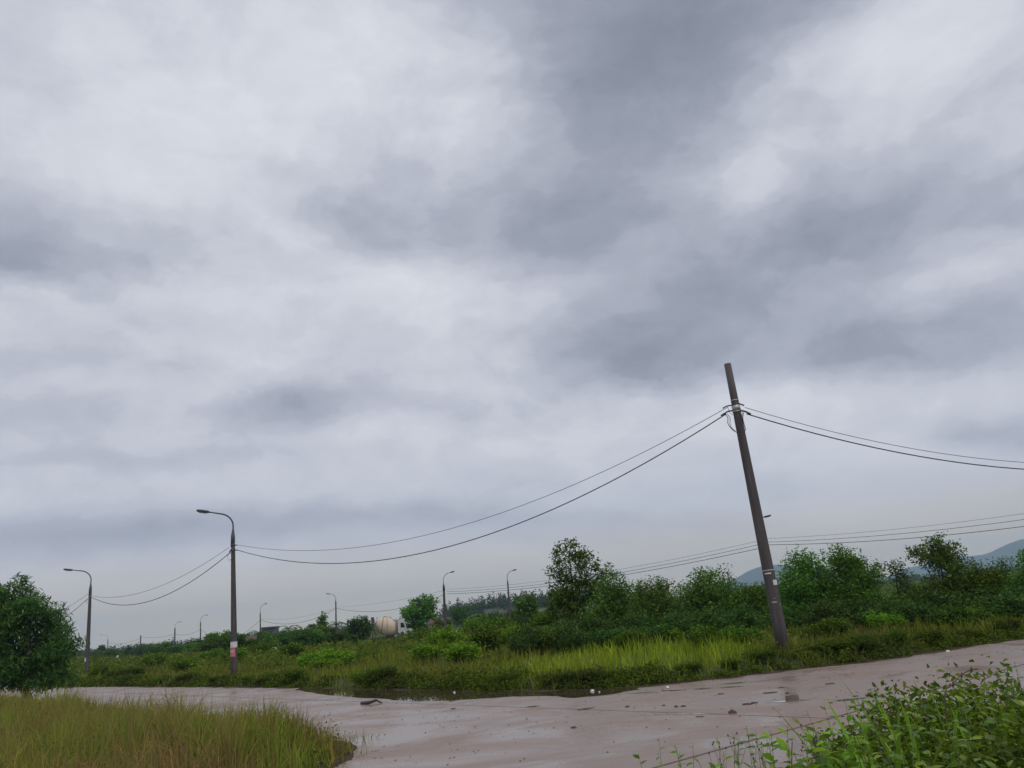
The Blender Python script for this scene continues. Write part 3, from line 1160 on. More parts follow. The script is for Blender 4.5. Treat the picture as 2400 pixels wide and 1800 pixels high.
thicket(1445, 37, [(1440, 1385, 40, 35, 0), (1460, 1420, 55, 40, .4), (1420, 1440, 50, 40, -.3), (1450, 1460, 70, 35, 0)],
        'small feathery tree just right of the tallest round crowned tree', 11)
thicket(1530, 35, [(1510, 1390, 26, 30, 0), (1555, 1385, 24, 34, .2), (1530, 1425, 55, 38, -.3), (1530, 1460, 70, 34, .2)],
        'shrubby tree with twin pointed tops in the thicket', 12)
thicket(1660, 33, [(1650, 1355, 28, 28, 0), (1698, 1352, 18, 28, .3), (1640, 1395, 60, 36, -.3), (1690, 1405, 60, 38, .3), (1660, 1445, 85, 40, 0)],
        'broad shrubby tree in front of the blue hill, left of the bare concrete pole', 13)
thicket(1770, 34, [(1760, 1398, 42, 26, 0), (1800, 1410, 44, 28, .3), (1775, 1440, 75, 36, -.2)],
        'low rounded tree directly behind the bare concrete pole', 14)
thicket(1885, 31, [(1872, 1325, 32, 34, 0), (1915, 1340, 38, 34, .4), (1860, 1375, 46, 38, -.4), (1905, 1395, 60, 42, .2), (1890, 1440, 85, 42, -.2)],
        'dense spreading tree right of the bare concrete pole under the triple cables', 15, clusters=760)
thicket(1990, 30, [(1962, 1312, 26, 28, 0), (2000, 1325, 34, 34, .3), (2035, 1355, 34, 34, -.2), (1985, 1375, 60, 44, .2), (2010, 1425, 80, 46, -.2)],
        'dense tree with ragged top touching the triple cables', 16, clusters=760)
thicket(2112, 33, [(2098, 1332, 14, 16, 0), (2112, 1352, 16, 18, .1), (2124, 1380, 22, 22, 0), (2130, 1420, 55, 34, -.1)],
        'thin sparse sapling standing in the gap before the hills', 17, clusters=210, leaf='dark')
thicket(2200, 29, [(2195, 1275, 22, 22, 0), (2235, 1295, 22, 24, .2), (2150, 1298, 20, 14, -.2), (2195, 1310, 34, 22, .1), (2225, 1330, 30, 22, -.2),
                   (2210, 1370, 40, 24, 0), (2190, 1415, 70, 36, .2)],
        'tall open branched tree reaching above the triple cables', 18, clusters=430, spread=.15)
thicket(2295, 30, [(2288, 1352, 40, 26, 0), (2320, 1372, 44, 28, .3), (2265, 1375, 44, 34, -.2), (2295, 1415, 75, 40, 0)],
        'rounded bright topped tree in front of the far hill', 19, leaf='bush')
thicket(2345, 38, [(2345, 1322, 12, 16, 0), (2348, 1345, 18, 18, 0), (2350, 1385, 40, 34, 0)],
        'dark narrow treetop silhouetted against the far hill', 20, clusters=170, leaf='dark')
thicket(2400, 29, [(2420, 1312, 24, 22, 0), (2455, 1320, 40, 36, .3), (2415, 1362, 42, 34, -.3), (2435, 1405, 76, 46, 0)],
        'leafy tree at the thicket end beside the road bend', 21, clusters=470)

# bush prototypes: foliage + stem
def bush(name, loc, seed, leaf, label, group, size=.11, wide=.8, high=.8, clusters=170, per=22):
    rng = np.random.default_rng(seed)
    bl_ = [(rng.normal(0, wide * .35), rng.normal(0, wide * .35), high * rng.uniform(.35, .75), wide * rng.uniform(.4, .65), wide * rng.uniform(.4, .65),
            high * rng.uniform(.28, .42)) for _ in range(5)]
    return tree(name, loc, bl_, label, 'bush', group, leaf=leaf, clusters=clusters, per=per, spread=.10, size=size, aspect=.5, droop=.1, r0=.025,
                stems=3, seed=seed, twigs=16, crown_name='foliage', trunk_name='stem')


protos = []
LB = {'tree': 'dark green bush packed along the foot of the thicket trees', 'bush': 'mid green leafy bush growing in the overgrown field',
      'bright': 'bright green leafy bush growing in the overgrown field', 'dark': 'dark leafy bush growing on the far roadside bank'}
GB = {'tree': 'bushes under the thicket', 'bush': 'mid green bushes in the field', 'bright': 'bright green bushes in the field', 'dark': 'dark bushes on the far bank'}
proto = {}
BUSHES = []   # px, depth, scale xy, scale z, kind
for px, dp in zip(np.linspace(1250, 2420, 30), np.tile([29, 31, 27.5, 33, 30], 6)):
    BUSHES.append((px + random.uniform(-14, 14), dp + random.uniform(-.8, .8) - (1.5 if px > 2000 else 0), random.uniform(1.0, 1.5), random.uniform(1.0, 1.6), 'tree'))
for px, dp, s, sz, kd in ((1000, 33, 1.1, .9, 'bright'), (1090, 30, 1.3, 1.0, 'bright'), (1130, 34, 1.2, 1.2, 'bush'), (1180, 37, 1.2, 1.2, 'bright'), (1050, 41, 1.4, 1.3, 'bright'),
                          (1240, 33, 1.2, 1.2, 'bush'), (1290, 29, 1.0, 1.0, 'bush'), (1215, 44, 1.4, 1.5, 'bush'), (1270, 48, 1.4, 1.7, 'bush'), (948, 45, .8, .5, 'bush'),
                          (800, 36, 1.0, .9, 'bright'), (735, 38, 1.1, 1.0, 'bright'), (770, 34, .9, .7, 'bright'), (860, 40, .9, .6, 'bush'), (690, 48, 1.2, 1.0, 'bush'),
                          (1010, 60, 1.9, 1.8, 'bush'), (1110, 66, 2.1, 2.0, 'bush'), (975, 68, 1.5, .8, 'bush'), (1160, 58, 1.8, 1.7, 'bush'), (1210, 70, 2.2, 2.3, 'tree'),
                          (560, 52, 1.4, 1.1, 'bush'), (480, 60, 1.5, 1.2, 'bush'), (430, 46, 1.1, .9, 'bush'), (610, 64, 1.7, 1.4, 'bush'), (350, 58, 1.4, 1.2, 'bush'),
                          (270, 45, 1.1, 1.0, 'dark'), (235, 47, 1.2, 1.1, 'dark'), (310, 44, 1.0, .8, 'dark'), (630, 26, .7, .6, 'dark'), (690, 24.5, .7, .55, 'dark'),
                          (850, 21.5, .65, .55, 'dark'), (895, 21.0, .7, .6, 'dark'), (1395, 18.2, .55, .5, 'dark'), (1330, 18.0, .5, .45, 'dark'), (1050, 19.0, .6, .45, 'dark'),
                          (1180, 18.4, .5, .45, 'dark'), (1500, 18.0, .5, .42, 'dark'), (1610, 18.0, .5, .45, 'dark'), (1700, 18.2, .55, .5, 'dark'), (1780, 18.3, .5, .5, 'dark'),
                          (1930, 19.0, .65, .6, 'dark'), (2010, 19.3, .7, .6, 'dark'), (2090, 19.8, .7, .6, 'dark'), (2170, 20.4, .7, .6, 'dark'), (2260, 21.2, .75, .62, 'dark'),
                          (2350, 22.0, .8, .65, 'dark'), (440, 33, .8, .6, 'dark'), (520, 31, .7, .6, 'dark'), (585, 29, .7, .6, 'dark'), (370, 37, .8, .7, 'dark'),
                          (1640, 24, .7, .8, 'bush'), (1720, 25, .8, .8, 'bush'), (1480, 26, .8, .8, 'bush'), (1870, 25, .8, .7, 'bush'), (1960, 24.5, .8, .7, 'bush'),
                          (2080, 25, .8, .8, 'bright'), (2230, 25, .9, .8, 'bush'), (2320, 25.5, .9, .9, 'bush'), (2395, 26, .9, .9, 'bush'), (1560, 27, .8, .8, 'bright')):
    BUSHES.append((px, dp, s, sz, kd))
for i, (px, dp, s, sz, kd) in enumerate(BUSHES):
    if kd == 'dark':
        s, sz = s * random.uniform(.6, 1.15), sz * random.uniform(.5, 1.15)
        dp += random.uniform(0, 1.6)
    loc = on_ground(px, dp)
    while kd == 'dark' and loc.y < far_y(loc.x) + .75 * s + .25:
        dp += .2
        loc = on_ground(px, dp)
    key = (kd, i % 2)
    if key not in proto:
        o = bush('bush', loc, 50 + len(proto), {'dark': 'verge', 'tree': 'dark'}.get(kd, kd), LB[kd], GB[kd], size=.10 if kd != 'dark' else .09)
        proto[key] = o
        o.scale = (s, s, sz)
        o.rotation_euler = (0, 0, random.uniform(0, 6.28))
    else:
        copy_tree(proto[key], loc, random.uniform(0, 6.28), (s, s, sz))

# middle distance trees round the truck and beyond
def far_tree(px, depth, top_y, half_px, label, seed, leaf='dark', group=None, shape='round', clusters=220, per=20):
    b_ = on_ground(px, depth)
    H = max(2.0, top_h(b_, px, top_y) * 1.07)
    w_ = half_px * depth / FPX
    rng = np.random.default_rng(seed)
    bl_ = []
    if shape == 'cone':
        for k_ in range(6):
            f = k_ / 5
            bl_.append((rng.normal(0, w_ * .15), rng.normal(0, w_ * .15), H * (.15 + .78 * f), w_ * (1 - .8 * f), w_ * (1 - .8 * f), H * .16))
    else:
        bl_.append((0, 0, H * .55, w_ * .72, w_ * .72, H * .42))
        for k_ in range(6):
            a = rng.uniform(0, 6.28)
            bl_.append((math.cos(a) * w_ * .5, math.sin(a) * w_ * .5, H * rng.uniform(.3, .82), w_ * rng.uniform(.35, .55), w_ * rng.uniform(.35, .55), H * rng.uniform(.14, .22)))
    return tree('leafy_tree', b_, bl_, label, 'tree', group, leaf=leaf, clusters=clusters, per=per, spread=.055 * H, size=.05 * H + .08, aspect=.55,
                droop=.1, r0=.022 * H, seed=seed, twigs=12)


far_tree(982, 116, 1405, 46, 'lone green tree standing behind the front of the mixer truck', 61, 'tree', clusters=240)
far_tree(846, 118, 1443, 30, 'dark round tree standing behind the rear of the mixer truck', 62, clusters=200)
far_tree(1085, 185, 1424, 34, 'dark round tree behind the right facing lamp post with a thick pole', 63, clusters=180)
far_tree(1240, 85, 1394, 24, 'broad leaved dark tree left of the tallest round crowned tree', 64, 'tree', clusters=150)
far_tree(758, 122, 1446, 20, 'cone shaped tree left of the mixer truck', 65, 'tree', shape='cone')
far_tree(300, 250, 1514, 18, 'dark cone topped tree far off beyond the left plain', 66, 'far', shape='cone')
far_tree(238, 260, 1512, 9, 'small thin lone tree far off on the left plain', 67, 'far')
gl = 'tree of the distant green row between the far lamp posts'
for i, (px, dp, ty, hp) in enumerate(((620, 125, 1481, 34), (660, 120, 1478, 36), (700, 128, 1470, 34), (735, 118, 1466, 34), (790, 124, 1470, 30), (815, 130, 1475, 24),
                                      (500, 112, 1486, 28), (535, 116, 1480, 30), (570, 118, 1488, 26), (470, 135, 1500, 26), (420, 170, 1510, 30), (380, 175, 1505, 24), (355, 190, 1510, 26),
                                      (330, 200, 1514, 26), (262, 220, 1520, 28), (225, 240, 1524, 24), (1130, 150, 1440, 30), (1170, 130, 1436, 34), (1205, 110, 1432, 30), (1040, 160, 1450, 24))):
    far_tree(px, dp, ty, hp, gl, 70 + i, ('tree', 'dark', 'tree', 'bush')[i % 4], 'distant tree row', clusters=240)
g2 = 'dark bushy tree in the row between the pink poster lamp post and the mixer truck'
for i, (px, dp, ty, hp) in enumerate(((500, 92, 1494, 30), (545, 88, 1492, 30), (590, 90, 1500, 26), (630, 86, 1492, 32), (668, 90, 1486, 32), (705, 86, 1484, 32),
                                      (742, 92, 1478, 30), (780, 88, 1486, 28), (818, 94, 1488, 24), (455, 110, 1508, 26), (410, 120, 1516, 26), (360, 125, 1518, 28))):
    far_tree(px, dp, ty, hp, g2, 150 + i, ('tree', 'dark', 'dark')[i % 3], 'nearer row of dark bushy trees', clusters=230)
# tall thin treetops on the wooded rise
gt = 'thin tall tree standing on the far wooded rise'
for i, px in enumerate((1108, 1120, 1128, 1140, 1152, 1176, 1186, 1200, 1212, 1224, 1235)):
    far_tree(px, 540 + 12 * (i % 4), 1437 - 10 * (px - 1100) / 140 - (4 if i % 3 else 8), 4.5, gt, 120 + i, 'far', 'trees on the far rise', clusters=40, per=14)

# palms
def palm(px, depth, crown_y, label, seed, rad=2.2):
    b_ = on_ground(px, depth)
    H = top_h(b_, px, crown_y)
    rng = random.Random(seed)
    o = empty('palm_tree', b_, 0, label, 'palm tree')
    mb = MB()
    mb.tube([(0, 0, -.2), (.1, 0, H * .5), (0, 0, H)], [.16, .13, .10], 7)
    mb.build('trunk', M['bark'], o)
    for k_ in range(12):
        a = k_ * 6.283 / 12 + rng.uniform(-.2, .2)
        el = rng.uniform(-.2, 1.0)
        f = MB()
        pts = []
        for s in range(7):
            u = s / 6
            rr = rad * u * math.cos(el * (1 - u * .6))
            pts.append(Vector((math.cos(a) * rr, math.sin(a) * rr, H + rad * (math.sin(el) * u - .75 * u * u))))
        f.tube(pts, [.03, .028, .024, .02, .016, .01, .006], 4)
        sd = Vector((-math.sin(a), math.cos(a), 0))
        for s in range(1, 7):
            for e in (-1, 1):
                for q in (0, .5):
                    c0 = pts[s].lerp(pts[s - 1], q)
                    t_ = c0 + sd * e * .5 * (1 - abs(s - 3) / 7) + Vector((math.cos(a) * .2, math.sin(a) * .2, -.25))
                    f.add([c0, c0 + Vector((math.cos(a), math.sin(a), 0)) * .09, t_], [(0, 1, 2)])
        link('frond', f.mesh('frond'), LEAF['dark'], o)
    return o


palm(606, 128, 1484, 'spiky palm beside the small right facing lamp post near the grey building', 1)
palm(676, 150, 1472, 'palm top showing above the distant trees left of the thin left facing lamp post', 2)
palm(790, 128, 1462, 'palm top showing right beside the thin left facing lamp post', 3)

# ------------------------------------------------------------------ poles, lamps, cables
def concrete_pole(name, base, top, r0, r1, parent):
    mb = MB()
    n = 8
    pts = [Vector(base).lerp(Vector(top), k_ / n) for k_ in range(n + 1)]
    mb.tube(pts, [r0 + (r1 - r0) * k_ / n for k_ in range(n + 1)], 16)
    return mb.build(name, M['concrete_pole'], parent, True)


def lamp_post(px0, py0, px1, py1, depth, side, label, group=None, arm=2.0, rise=1.3, r0=.15, r1=.085, tilt=.13, arm_dir=None, bare=False, detail=True,
              name='lamp_post', cat='lamp post'):
    """pole from its visible foot pixel to its top pixel at a real distance; arm reaches over the road"""
    foot = atd(px0, py0, depth)
    top = atd(px1, py1, depth)
    gzv = gz(foot.x, depth)
    dirv = (foot - top).normalized()
    base = foot + dirv * ((foot.z - gzv + .3) / -dirv.z)
    o = empty(name, (base.x, base.y, gzv), 0, label, cat, group)
    L = lambda v: Vector(v) - o.location
    concrete_pole('pole', L(base), L(top), r0, r1, o)
    if not bare:
        ax = Vector(arm_dir if arm_dir else (side * .75, -.66, 0)).normalized()
        t0 = L(top)
        mb = MB()
        mb.tube([t0 - Vector((0, 0, .45)), t0 + Vector((0, 0, .02)), t0 + Vector((0, 0, .28)), t0 + Vector((0, 0, .45))], [r1 * 1.12, r1 * 1.1, r1 * .6, .036], 12)
        mb.build('sleeve', M['lamp_metal'], o, True)
        mb = MB()
        pts = [t0 + Vector((0, 0, .40)), t0 + Vector((0, 0, rise * .55))]
        rr = rise * .62
        cz = rise * .55
        for k_ in range(1, 9):
            a = (math.pi / 2 - tilt) * k_ / 8
            pts.append(t0 + ax * rr * (1 - math.cos(a)) * 1.15 + Vector((0, 0, cz + rr * math.sin(a))))
        last = pts[-1]
        end = last + (ax * math.cos(tilt) + Vector((0, 0, math.sin(tilt)))) * (arm - rr)
        pts.append(end)
        mb.tube(pts, [.036] * (len(pts) - 1) + [.028], 8)
        mb.build('arm', M['lamp_metal'] if detail else M['lamp_grey'], o, True)
        hd = (end - last).normalized()
        sd = hd.cross(Vector((0, 0, 1))).normalized()
        up = sd.cross(hd)
        rot = Matrix((hd, sd, up)).transposed()
        mb = MB()
        rings = []
        for u, wd, ht in ((-.05, .045, .035), (.0, .07, .05), (.07, .11, .064), (.40, .12, .068), (.50, .10, .052), (.54, .05, .03)):
            rings.append([end + hd * u + sd * wd * math.cos(q) + up * ht * math.sin(q) for q in np.linspace(0, 2 * math.pi, 12, endpoint=False)])
        vs = [q for r_ in rings for q in r_]
        fs = [(i * 12 + k_, i * 12 + (k_ + 1) % 12, (i + 1) * 12 + (k_ + 1) % 12, (i + 1) * 12 + k_) for i in range(5) for k_ in range(12)]
        fs += [tuple(reversed(range(12))), tuple(range(60, 72))]
        mb.add(vs, fs)
        head = mb.build('lamp_head', M['lamp_metal'], o, True)
        mb = MB()
        mb.box(end + hd * .25 - up * .067, (.34, .16, .02), rot)
        mb.build('lens', M['lamp_grey'], head)
    return o, top, base


# near line on the far bank
A0, A0top, _ = lamp_post(1838, 1528, 1705, 853, 21.0, -1, 'tall bare concrete utility pole without lamp, tilted on the far grassy bank', r0=.174, r1=.095, bare=True,
                         name='utility_pole', cat='utility pole')
A1, A1top, _ = lamp_post(549, 1578, 546, 1258, 36.0, -1, 'concrete lamp post with pink poster and white notice on the far bank', group=None, arm=1.15, rise=.90, r0=.155)
A2, A2top, _ = lamp_post(203, 1580, 212, 1380, 54.0, -1, 'leaning concrete lamp post with round white sticker beside the drooping tree', arm=1.2, rise=1.05, r0=.155)
A3b = Vector((-49.5, 74, 0))
A3, A3top, _ = lamp_post(*proj((-49.5, 74, .3)), *proj((-49.3, 74, 6.4)), 74.0, -1, 'concrete lamp post hidden behind the drooping leaved tree', arm=2.2, rise=1.4)
AR, ARtop, _ = lamp_post(*proj((31, 29.5, .3)), *proj((30.6, 29.5, 7.8)), 29.5, -1, 'concrete utility pole further along the bank past the road bend', bare=True,
                         name='utility_pole', cat='utility pole', r0=.158, r1=.09)


def pole_axis(o, frac_top, frac_px):
    pass


def band(parent, c, ax_, r, h, mat=None, name='band'):
    mb = MB()
    a_ = Vector(ax_).normalized()
    mb.tube([Vector(c) - a_ * h / 2, Vector(c) + a_ * h / 2], r, 16)
    return mb.build(name, mat or M['band'], parent, True)


# fittings of the bare pole
def on_pole(o, top, foot, y_px):
    """local point on the pole axis at photo row y_px"""
    lo, hi = 0.0, 1.0
    for _ in range(40):
        mid = (lo + hi) / 2
        if proj(Vector(foot).lerp(Vector(top), mid))[1] > y_px:
            lo = mid
        else:
            hi = mid
    return Vector(foot).lerp(Vector(top), lo), lo


A0foot = atd(1838, 1528, 21.0)
axA = (A0top - A0foot).normalized()
for ypx, hgt, rr, mt in ((939, .03, .130, 'band'), (957, .19, .137, 'band'), (949, .03, .139, 'cable'), (965, .03, .141, 'band'), (1337, .03, .151, 'band')):
    c_, _ = on_pole(A0, A0top, A0foot, ypx)
    band(A0, c_ - A0.location, axA, rr * (.86 if ypx < 1000 else 1.0), hgt, M[mt])


def patch_on(parent, c, ax_, r, ang0, ang1, h, mat, name='notice'):
    """a sheet wrapped on the pole's surface between two angles (0 faces the camera, positive to the right)"""
    a_ = Vector(ax_).normalized()
    fr = Vector((0, -1, 0))
    fr = (fr - a_ * fr.dot(a_)).normalized()
    sd = a_.cross(fr)
    sd = sd if sd.x > 0 else -sd
    n = 6
    vs, fs = [], []
    for k_ in range(n + 1):
        q = R(ang0 + (ang1 - ang0) * k_ / n)
        o_ = fr * math.cos(q) + sd * math.sin(q)
        for rr in (r + .003, r + .008):
            for e in (-.5, .5):
                vs.append(Vector(c) + o_ * rr + a_ * e * h)
    for k_ in range(n):
        b_ = k_ * 4
        fs += [(b_, b_ + 1, b_ + 5, b_ + 4), (b_ + 2, b_ + 6, b_ + 7, b_ + 3), (b_, b_ + 4, b_ + 6, b_ + 2), (b_ + 1, b_ + 3, b_ + 7, b_ + 5)]
    fs += [(0, 2, 3, 1), (n * 4, n * 4 + 1, n * 4 + 3, n * 4 + 2)]
    mb = MB()
    mb.add(vs, fs)
    return mb.build(name, mat, parent)


c_, f_ = on_pole(A0, A0top, A0foot, 1366)
patch_on(A0, c_ - A0.location, axA, .1545, 8, 78, .13, M['paper'])
c_, f_ = on_pole(A0, A0top, A0foot, 1344)
patch_on(A0, c_ - A0.location, axA, .1545, -55, 5, .035, M['paper'], 'paint_mark')
for ypx, a0, a1, hh in ((1402, -12, -2, .03), (1411, -40, 5, .04), (1417, 30, 50, .03)):
    c_, f_ = on_pole(A0, A0top, A0foot, ypx)
    patch_on(A0, c_ - A0.location, axA, .1585, a0, a1, hh, M['band'], 'paint_mark')

# notices of the lamp posts
A1foot = atd(549, 1578, 36.0)
ax1 = (A1top - A1foot).normalized()
c_, _ = on_pole(A1, A1top, A1foot, 1511)
patch_on(A1, c_ - A1.location, ax1, .148, -80, 85, .25, M['paper'], 'notice')
c_, _ = on_pole(A1, A1top, A1foot, 1529)
pk = patch_on(A1, c_ - A1.location, ax1, .150, -82, 40, .36, M['pink_paper'], 'poster')
pk['label'] = 'pink poster with faint pale lines'
for dzz, a0, a1, hh in ((.10, -60, 10, .03), (.045, -50, -26, .06), (.045, -18, 8, .06), (-.05, -60, 15, .02), (-.10, -60, 15, .02), (-.14, -60, 10, .018)):
    patch_on(A1, c_ + ax1 * dzz - A1.location, ax1, .1585, a0, a1, hh, M['paper'] if abs(dzz - .045) < .01 else M['pink_light'] if 'pink_light' in M else M['paper'], 'print_mark').parent = A1
A2foot = atd(203, 1580, 54.0)
ax2 = (A2top - A2foot).normalized()
c_, _ = on_pole(A2, A2top, A2foot, 1546)
patch_on(A2, c_ - A2.location, ax2, .152, -75, 0, .24, M['paper'], 'sticker')
for (o_, tp, ft, ys) in ((A1, A1top, A1foot, (1277, 1290)), (A2, A2top, A2foot, (1392, 1399))):
    for yy in ys:
        c_, _ = on_pole(o_, tp, ft, yy)
        band(o_, c_ - o_.location, (tp - ft), .105, .06, M['lamp_metal'])

# far lines
FARP = {}
for key, px0, py0, px1, py1, dep, side, arm, rise, r0, r1, bare, lab in (
        ('b1', 1809, 1425, 1777, 1248, 60, 1, .62, .93, .15, .085, False, 'lamp post hidden behind the bare concrete pole, lamp showing on its right'),
        ('b2', 1043, 1455, 1040, 1375, 95, 1, 1.05, 1.32, .20, .13, False, 'thick lamp post facing right behind the lone green tree'),
        ('b3', 788, 1480, 787, 1412, 122, -1, .9, 1.12, .15, .09, False, 'thin lamp post facing left, left of the mixer truck'),
        ('b4', 610, 1490, 610, 1440, 138, 1, .95, 1.4, .16, .09, False, 'small lamp post facing right beside the grey building'),
        ('b5', 470, 1510, 470, 1461, 170, 1, 1.4, 1.25, .17, .10, False, 'distant lamp post facing right behind the dense tree row'),
        ('b6', 409, 1535, 410, 1475, 200, 1, 1.5, 1.35, .22, .14, False, 'distant lamp post with white painted foot facing right'),
        ('b7', 329, 1525, 330, 1489, 235, 1, 0, 0, .22, .15, True, 'distant bare pole without lamp on the left plain'),
        ('b8', 252, 1530, 253, 1501, 270, -1, 2.0, 1.6, .18, .12, False, 'faint far lamp post on the left plain'),
        ('b9', 436, 1520, 436, 1498, 420, 1, 0, 0, .2, .14, True, 'tiny far pole rising from the distant trees'),
        ('c1', 1195, 1440, 1190, 1366, 102, 1, .85, 1.25, .16, .09, False, 'lamp post facing right before the far wooded rise'),
        ('c2', 1167, 1440, 1164, 1405, 205, 1, .4, 1.2, .2, .12, False, 'distant lamp post seen end on before the wooded rise')):
    md = None
    if key == 'c2':
        md = (.1, 1, 0)
    o_, tp, bs = lamp_post(px0, py0, px1, py1, dep, side, lab, arm=arm, rise=rise, r0=r0, r1=r1, bare=bare, arm_dir=md or (side * .9, -.4, 0),
                           detail=False, group=None, name='utility_pole' if bare else 'lamp_post', cat='utility pole' if bare else 'lamp post')
    FARP[key] = (o_, tp, bs)
o_ = FARP['b6'][0]
b6f, b6t = atd(409, 1535, 200), FARP['b6'][1]
c_, _ = on_pole(o_, b6t, b6f, 1530)
band(o_, c_ - o_.location, b6t - b6f, .24, .9, M['paper'], 'white_band')
c_, _ = on_pole(o_, b6t, b6f, 1524)
band(o_, c_ - o_.location, b6t - b6f, .235, .3, M['paper'], 'white_band')
BRb = Vector((48, 34.6, 0))
o_, BRtop, _ = lamp_post(*proj((48, 34.6, .3)), *proj((47.6, 34.6, 7.4)), 34.6, 1, 'concrete utility pole at the near end of the triple cables', bare=True,
                         name='utility_pole', cat='utility pole')


def parab(a, b, sag, n=28):
    a, b = Vector(a), Vector(b)
    return [a.lerp(b, k_ / n) - Vector((0, 0, 4 * sag * (k_ / n) * (1 - k_ / n))) for k_ in range(n + 1)]


def fit_sag(a, b, px, py):
    lo, hi = 0.0, 6.0
    for _ in range(30):
        s = (lo + hi) / 2
        pts = [proj(q) for q in parab(a, b, s, 60)]
        yy = None
        for (x0, y0), (x1, y1) in zip(pts[:-1], pts[1:]):
            if (x0 - px) * (x1 - px) <= 0 and x0 != x1:
                yy = y0 + (y1 - y0) * (px - x0) / (x1 - x0)
        if yy is None:
            return 1.2
        if yy < py:
            lo = s
        else:
            hi = s
    return s


def cable(a, b, thru, r, label, group=None, sag=None):
    s = fit_sag(a, b, *thru) if sag is None else sag
    mb = MB()
    pts = parab(a, b, s, 36)
    c0 = pts[0].copy()
    mb.tube([p_ - c0 for p_ in pts], r, 6)
    o = mb.build('overhead_cable', M['cable'], None, True)
    o.location = c0
    return tag(o, label, 'cable', group)


# near line
pL1, pL2 = atd(1706, 954, 20.88), atd(1702, 970, 20.88)
q1, q2 = atd(556, 1277, 36), atd(556, 1289, 36)
cable(pL1, q1, (900, 1274), .008, 'thin upper cable between the bare pole and the pink poster lamp post')
cable(pL2, q2, (900, 1312), .015, 'thick lower cable between the bare pole and the pink poster lamp post')
r1_, r2_ = atd(*proj((30.7, 29.5, 6.6)), 29.5), atd(*proj((30.7, 29.5, 6.35)), 29.5)
cable(atd(1746, 955, 20.88), r1_, (2390, 1083), .008, 'thin upper cable running from the bare concrete pole past the road bend')
cable(atd(1750, 970, 20.88), r2_, (2390, 1099), .016, 'thick lower cable running from the bare concrete pole past the road bend')
u1, u2 = atd(537, 1283, 36), atd(538, 1296, 36)
v1, v2 = atd(217, 1397, 54), atd(217, 1401, 54)
cable(u1, v1, (330, 1389), .010, 'thin upper cable between the pink poster lamp post and the leaning lamp post')
cable(u2, v2, (330, 1414), .018, 'thick lower cable between the pink poster lamp post and the leaning lamp post')
w1_, w2_ = Vector((-49.4, 74, 5.5)), Vector((-49.4, 74, 5.2))
cable(atd(206, 1392, 54), w1_, (150, 1428), .012, 'thin upper cable from the leaning lamp post into the drooping tree')
cable(atd(206, 1403, 54), w2_, (150, 1448), .018, 'thick lower cable from the leaning lamp post into the drooping tree')
# triple cables of the far line
tri = ((1268, 1381, 1336), (1277, 1387, 1347), (1286, 1392, 1352))
for k_, (ya_, yb_, _) in enumerate(tri):
    nm = ('top', 'middle', 'bottom')[k_]
    rr = (.010, .016, .020)[k_]
    a_ = atd(1776, ya_, 60)
    b_ = atd(1047, yb_, 95)
    cable(a_, b_, (1500, (1326, 1334, 1341)[k_]), rr, nm + ' of three cables from the thick lamp post to the bare pole')
    a2 = atd(1782, (1263, 1271, 1277)[k_], 60)
    b2 = Vector((47.8, 34.6, (6.9, 6.6, 6.3)[k_]))
    cable(a2, b2, (2390, (1205, 1219, 1235)[k_]), rr * .9, nm + ' one of three cables running over the thicket to the right')
pr = [('b2', 'b3', 1384, 1423, (900, 1412), 'thin upper', .010), ('b2', 'b3', 1394, 1425, (880, 1433), 'thick lower', .022),
      ('b3', 'b4', 1424, 1450, (700, 1447), 'thin upper', .010), ('b3', 'b4', 1426, 1453, (680, 1462), 'thick lower', .024),
      ('b4', 'b5', 1453, 1474, (560, 1490), 'slack', .024), ('b5', 'b6', 1475, 1486, (440, 1487), 'slack', .028), ('b6', 'b7', 1486, 1493, (370, 1494), 'slack', .028),
      ('b7', 'b8', 1495, 1506, (290, 1508), 'slack', .028)]
desc = {'b2': 'thick right facing lamp post', 'b3': 'thin left facing lamp post', 'b4': 'lamp post beside the grey building', 'b5': 'lamp post behind the tree row',
        'b6': 'lamp post with white foot', 'b7': 'distant bare pole', 'b8': 'faint far lamp post'}
for (ka, kb, ya_, yb_, th, nm, rr) in pr:
    ta, tb = FARP[ka][1], FARP[kb][1]
    a_, b_ = atd(proj(ta)[0], ya_, ta.y), atd(proj(tb)[0], yb_, tb.y)
    cable(a_, b_, th, rr, nm + ' cable from ' + desc[ka] + ' to ' + desc[kb])

# clamps and hanging loops on the bare pole
def loc_px(px, py, dep=20.8):
    return atd(px, py, dep) - A0.location


def strand(parent, pts, r, name, mat='cable'):
    mb = MB()
    P_ = [Vector(p_) for p_ in pts]
    sm = []
    for i in range(len(P_) - 1):
        p0, p1, p2, p3 = P_[max(i - 1, 0)], P_[i], P_[i + 1], P_[min(i + 2, len(P_) - 1)]
        for s in range(5):
            t_ = s / 5
            sm.append(.5 * ((2 * p1) + (p2 - p0) * t_ + (2 * p0 - 5 * p1 + 4 * p2 - p3) * t_ ** 2 + (3 * p1 - p0 - 3 * p2 + p3) * t_ ** 3))
    sm.append(P_[-1])
    mb.tube(sm, r, 6)
    return mb.build(name, M[mat], parent, True)


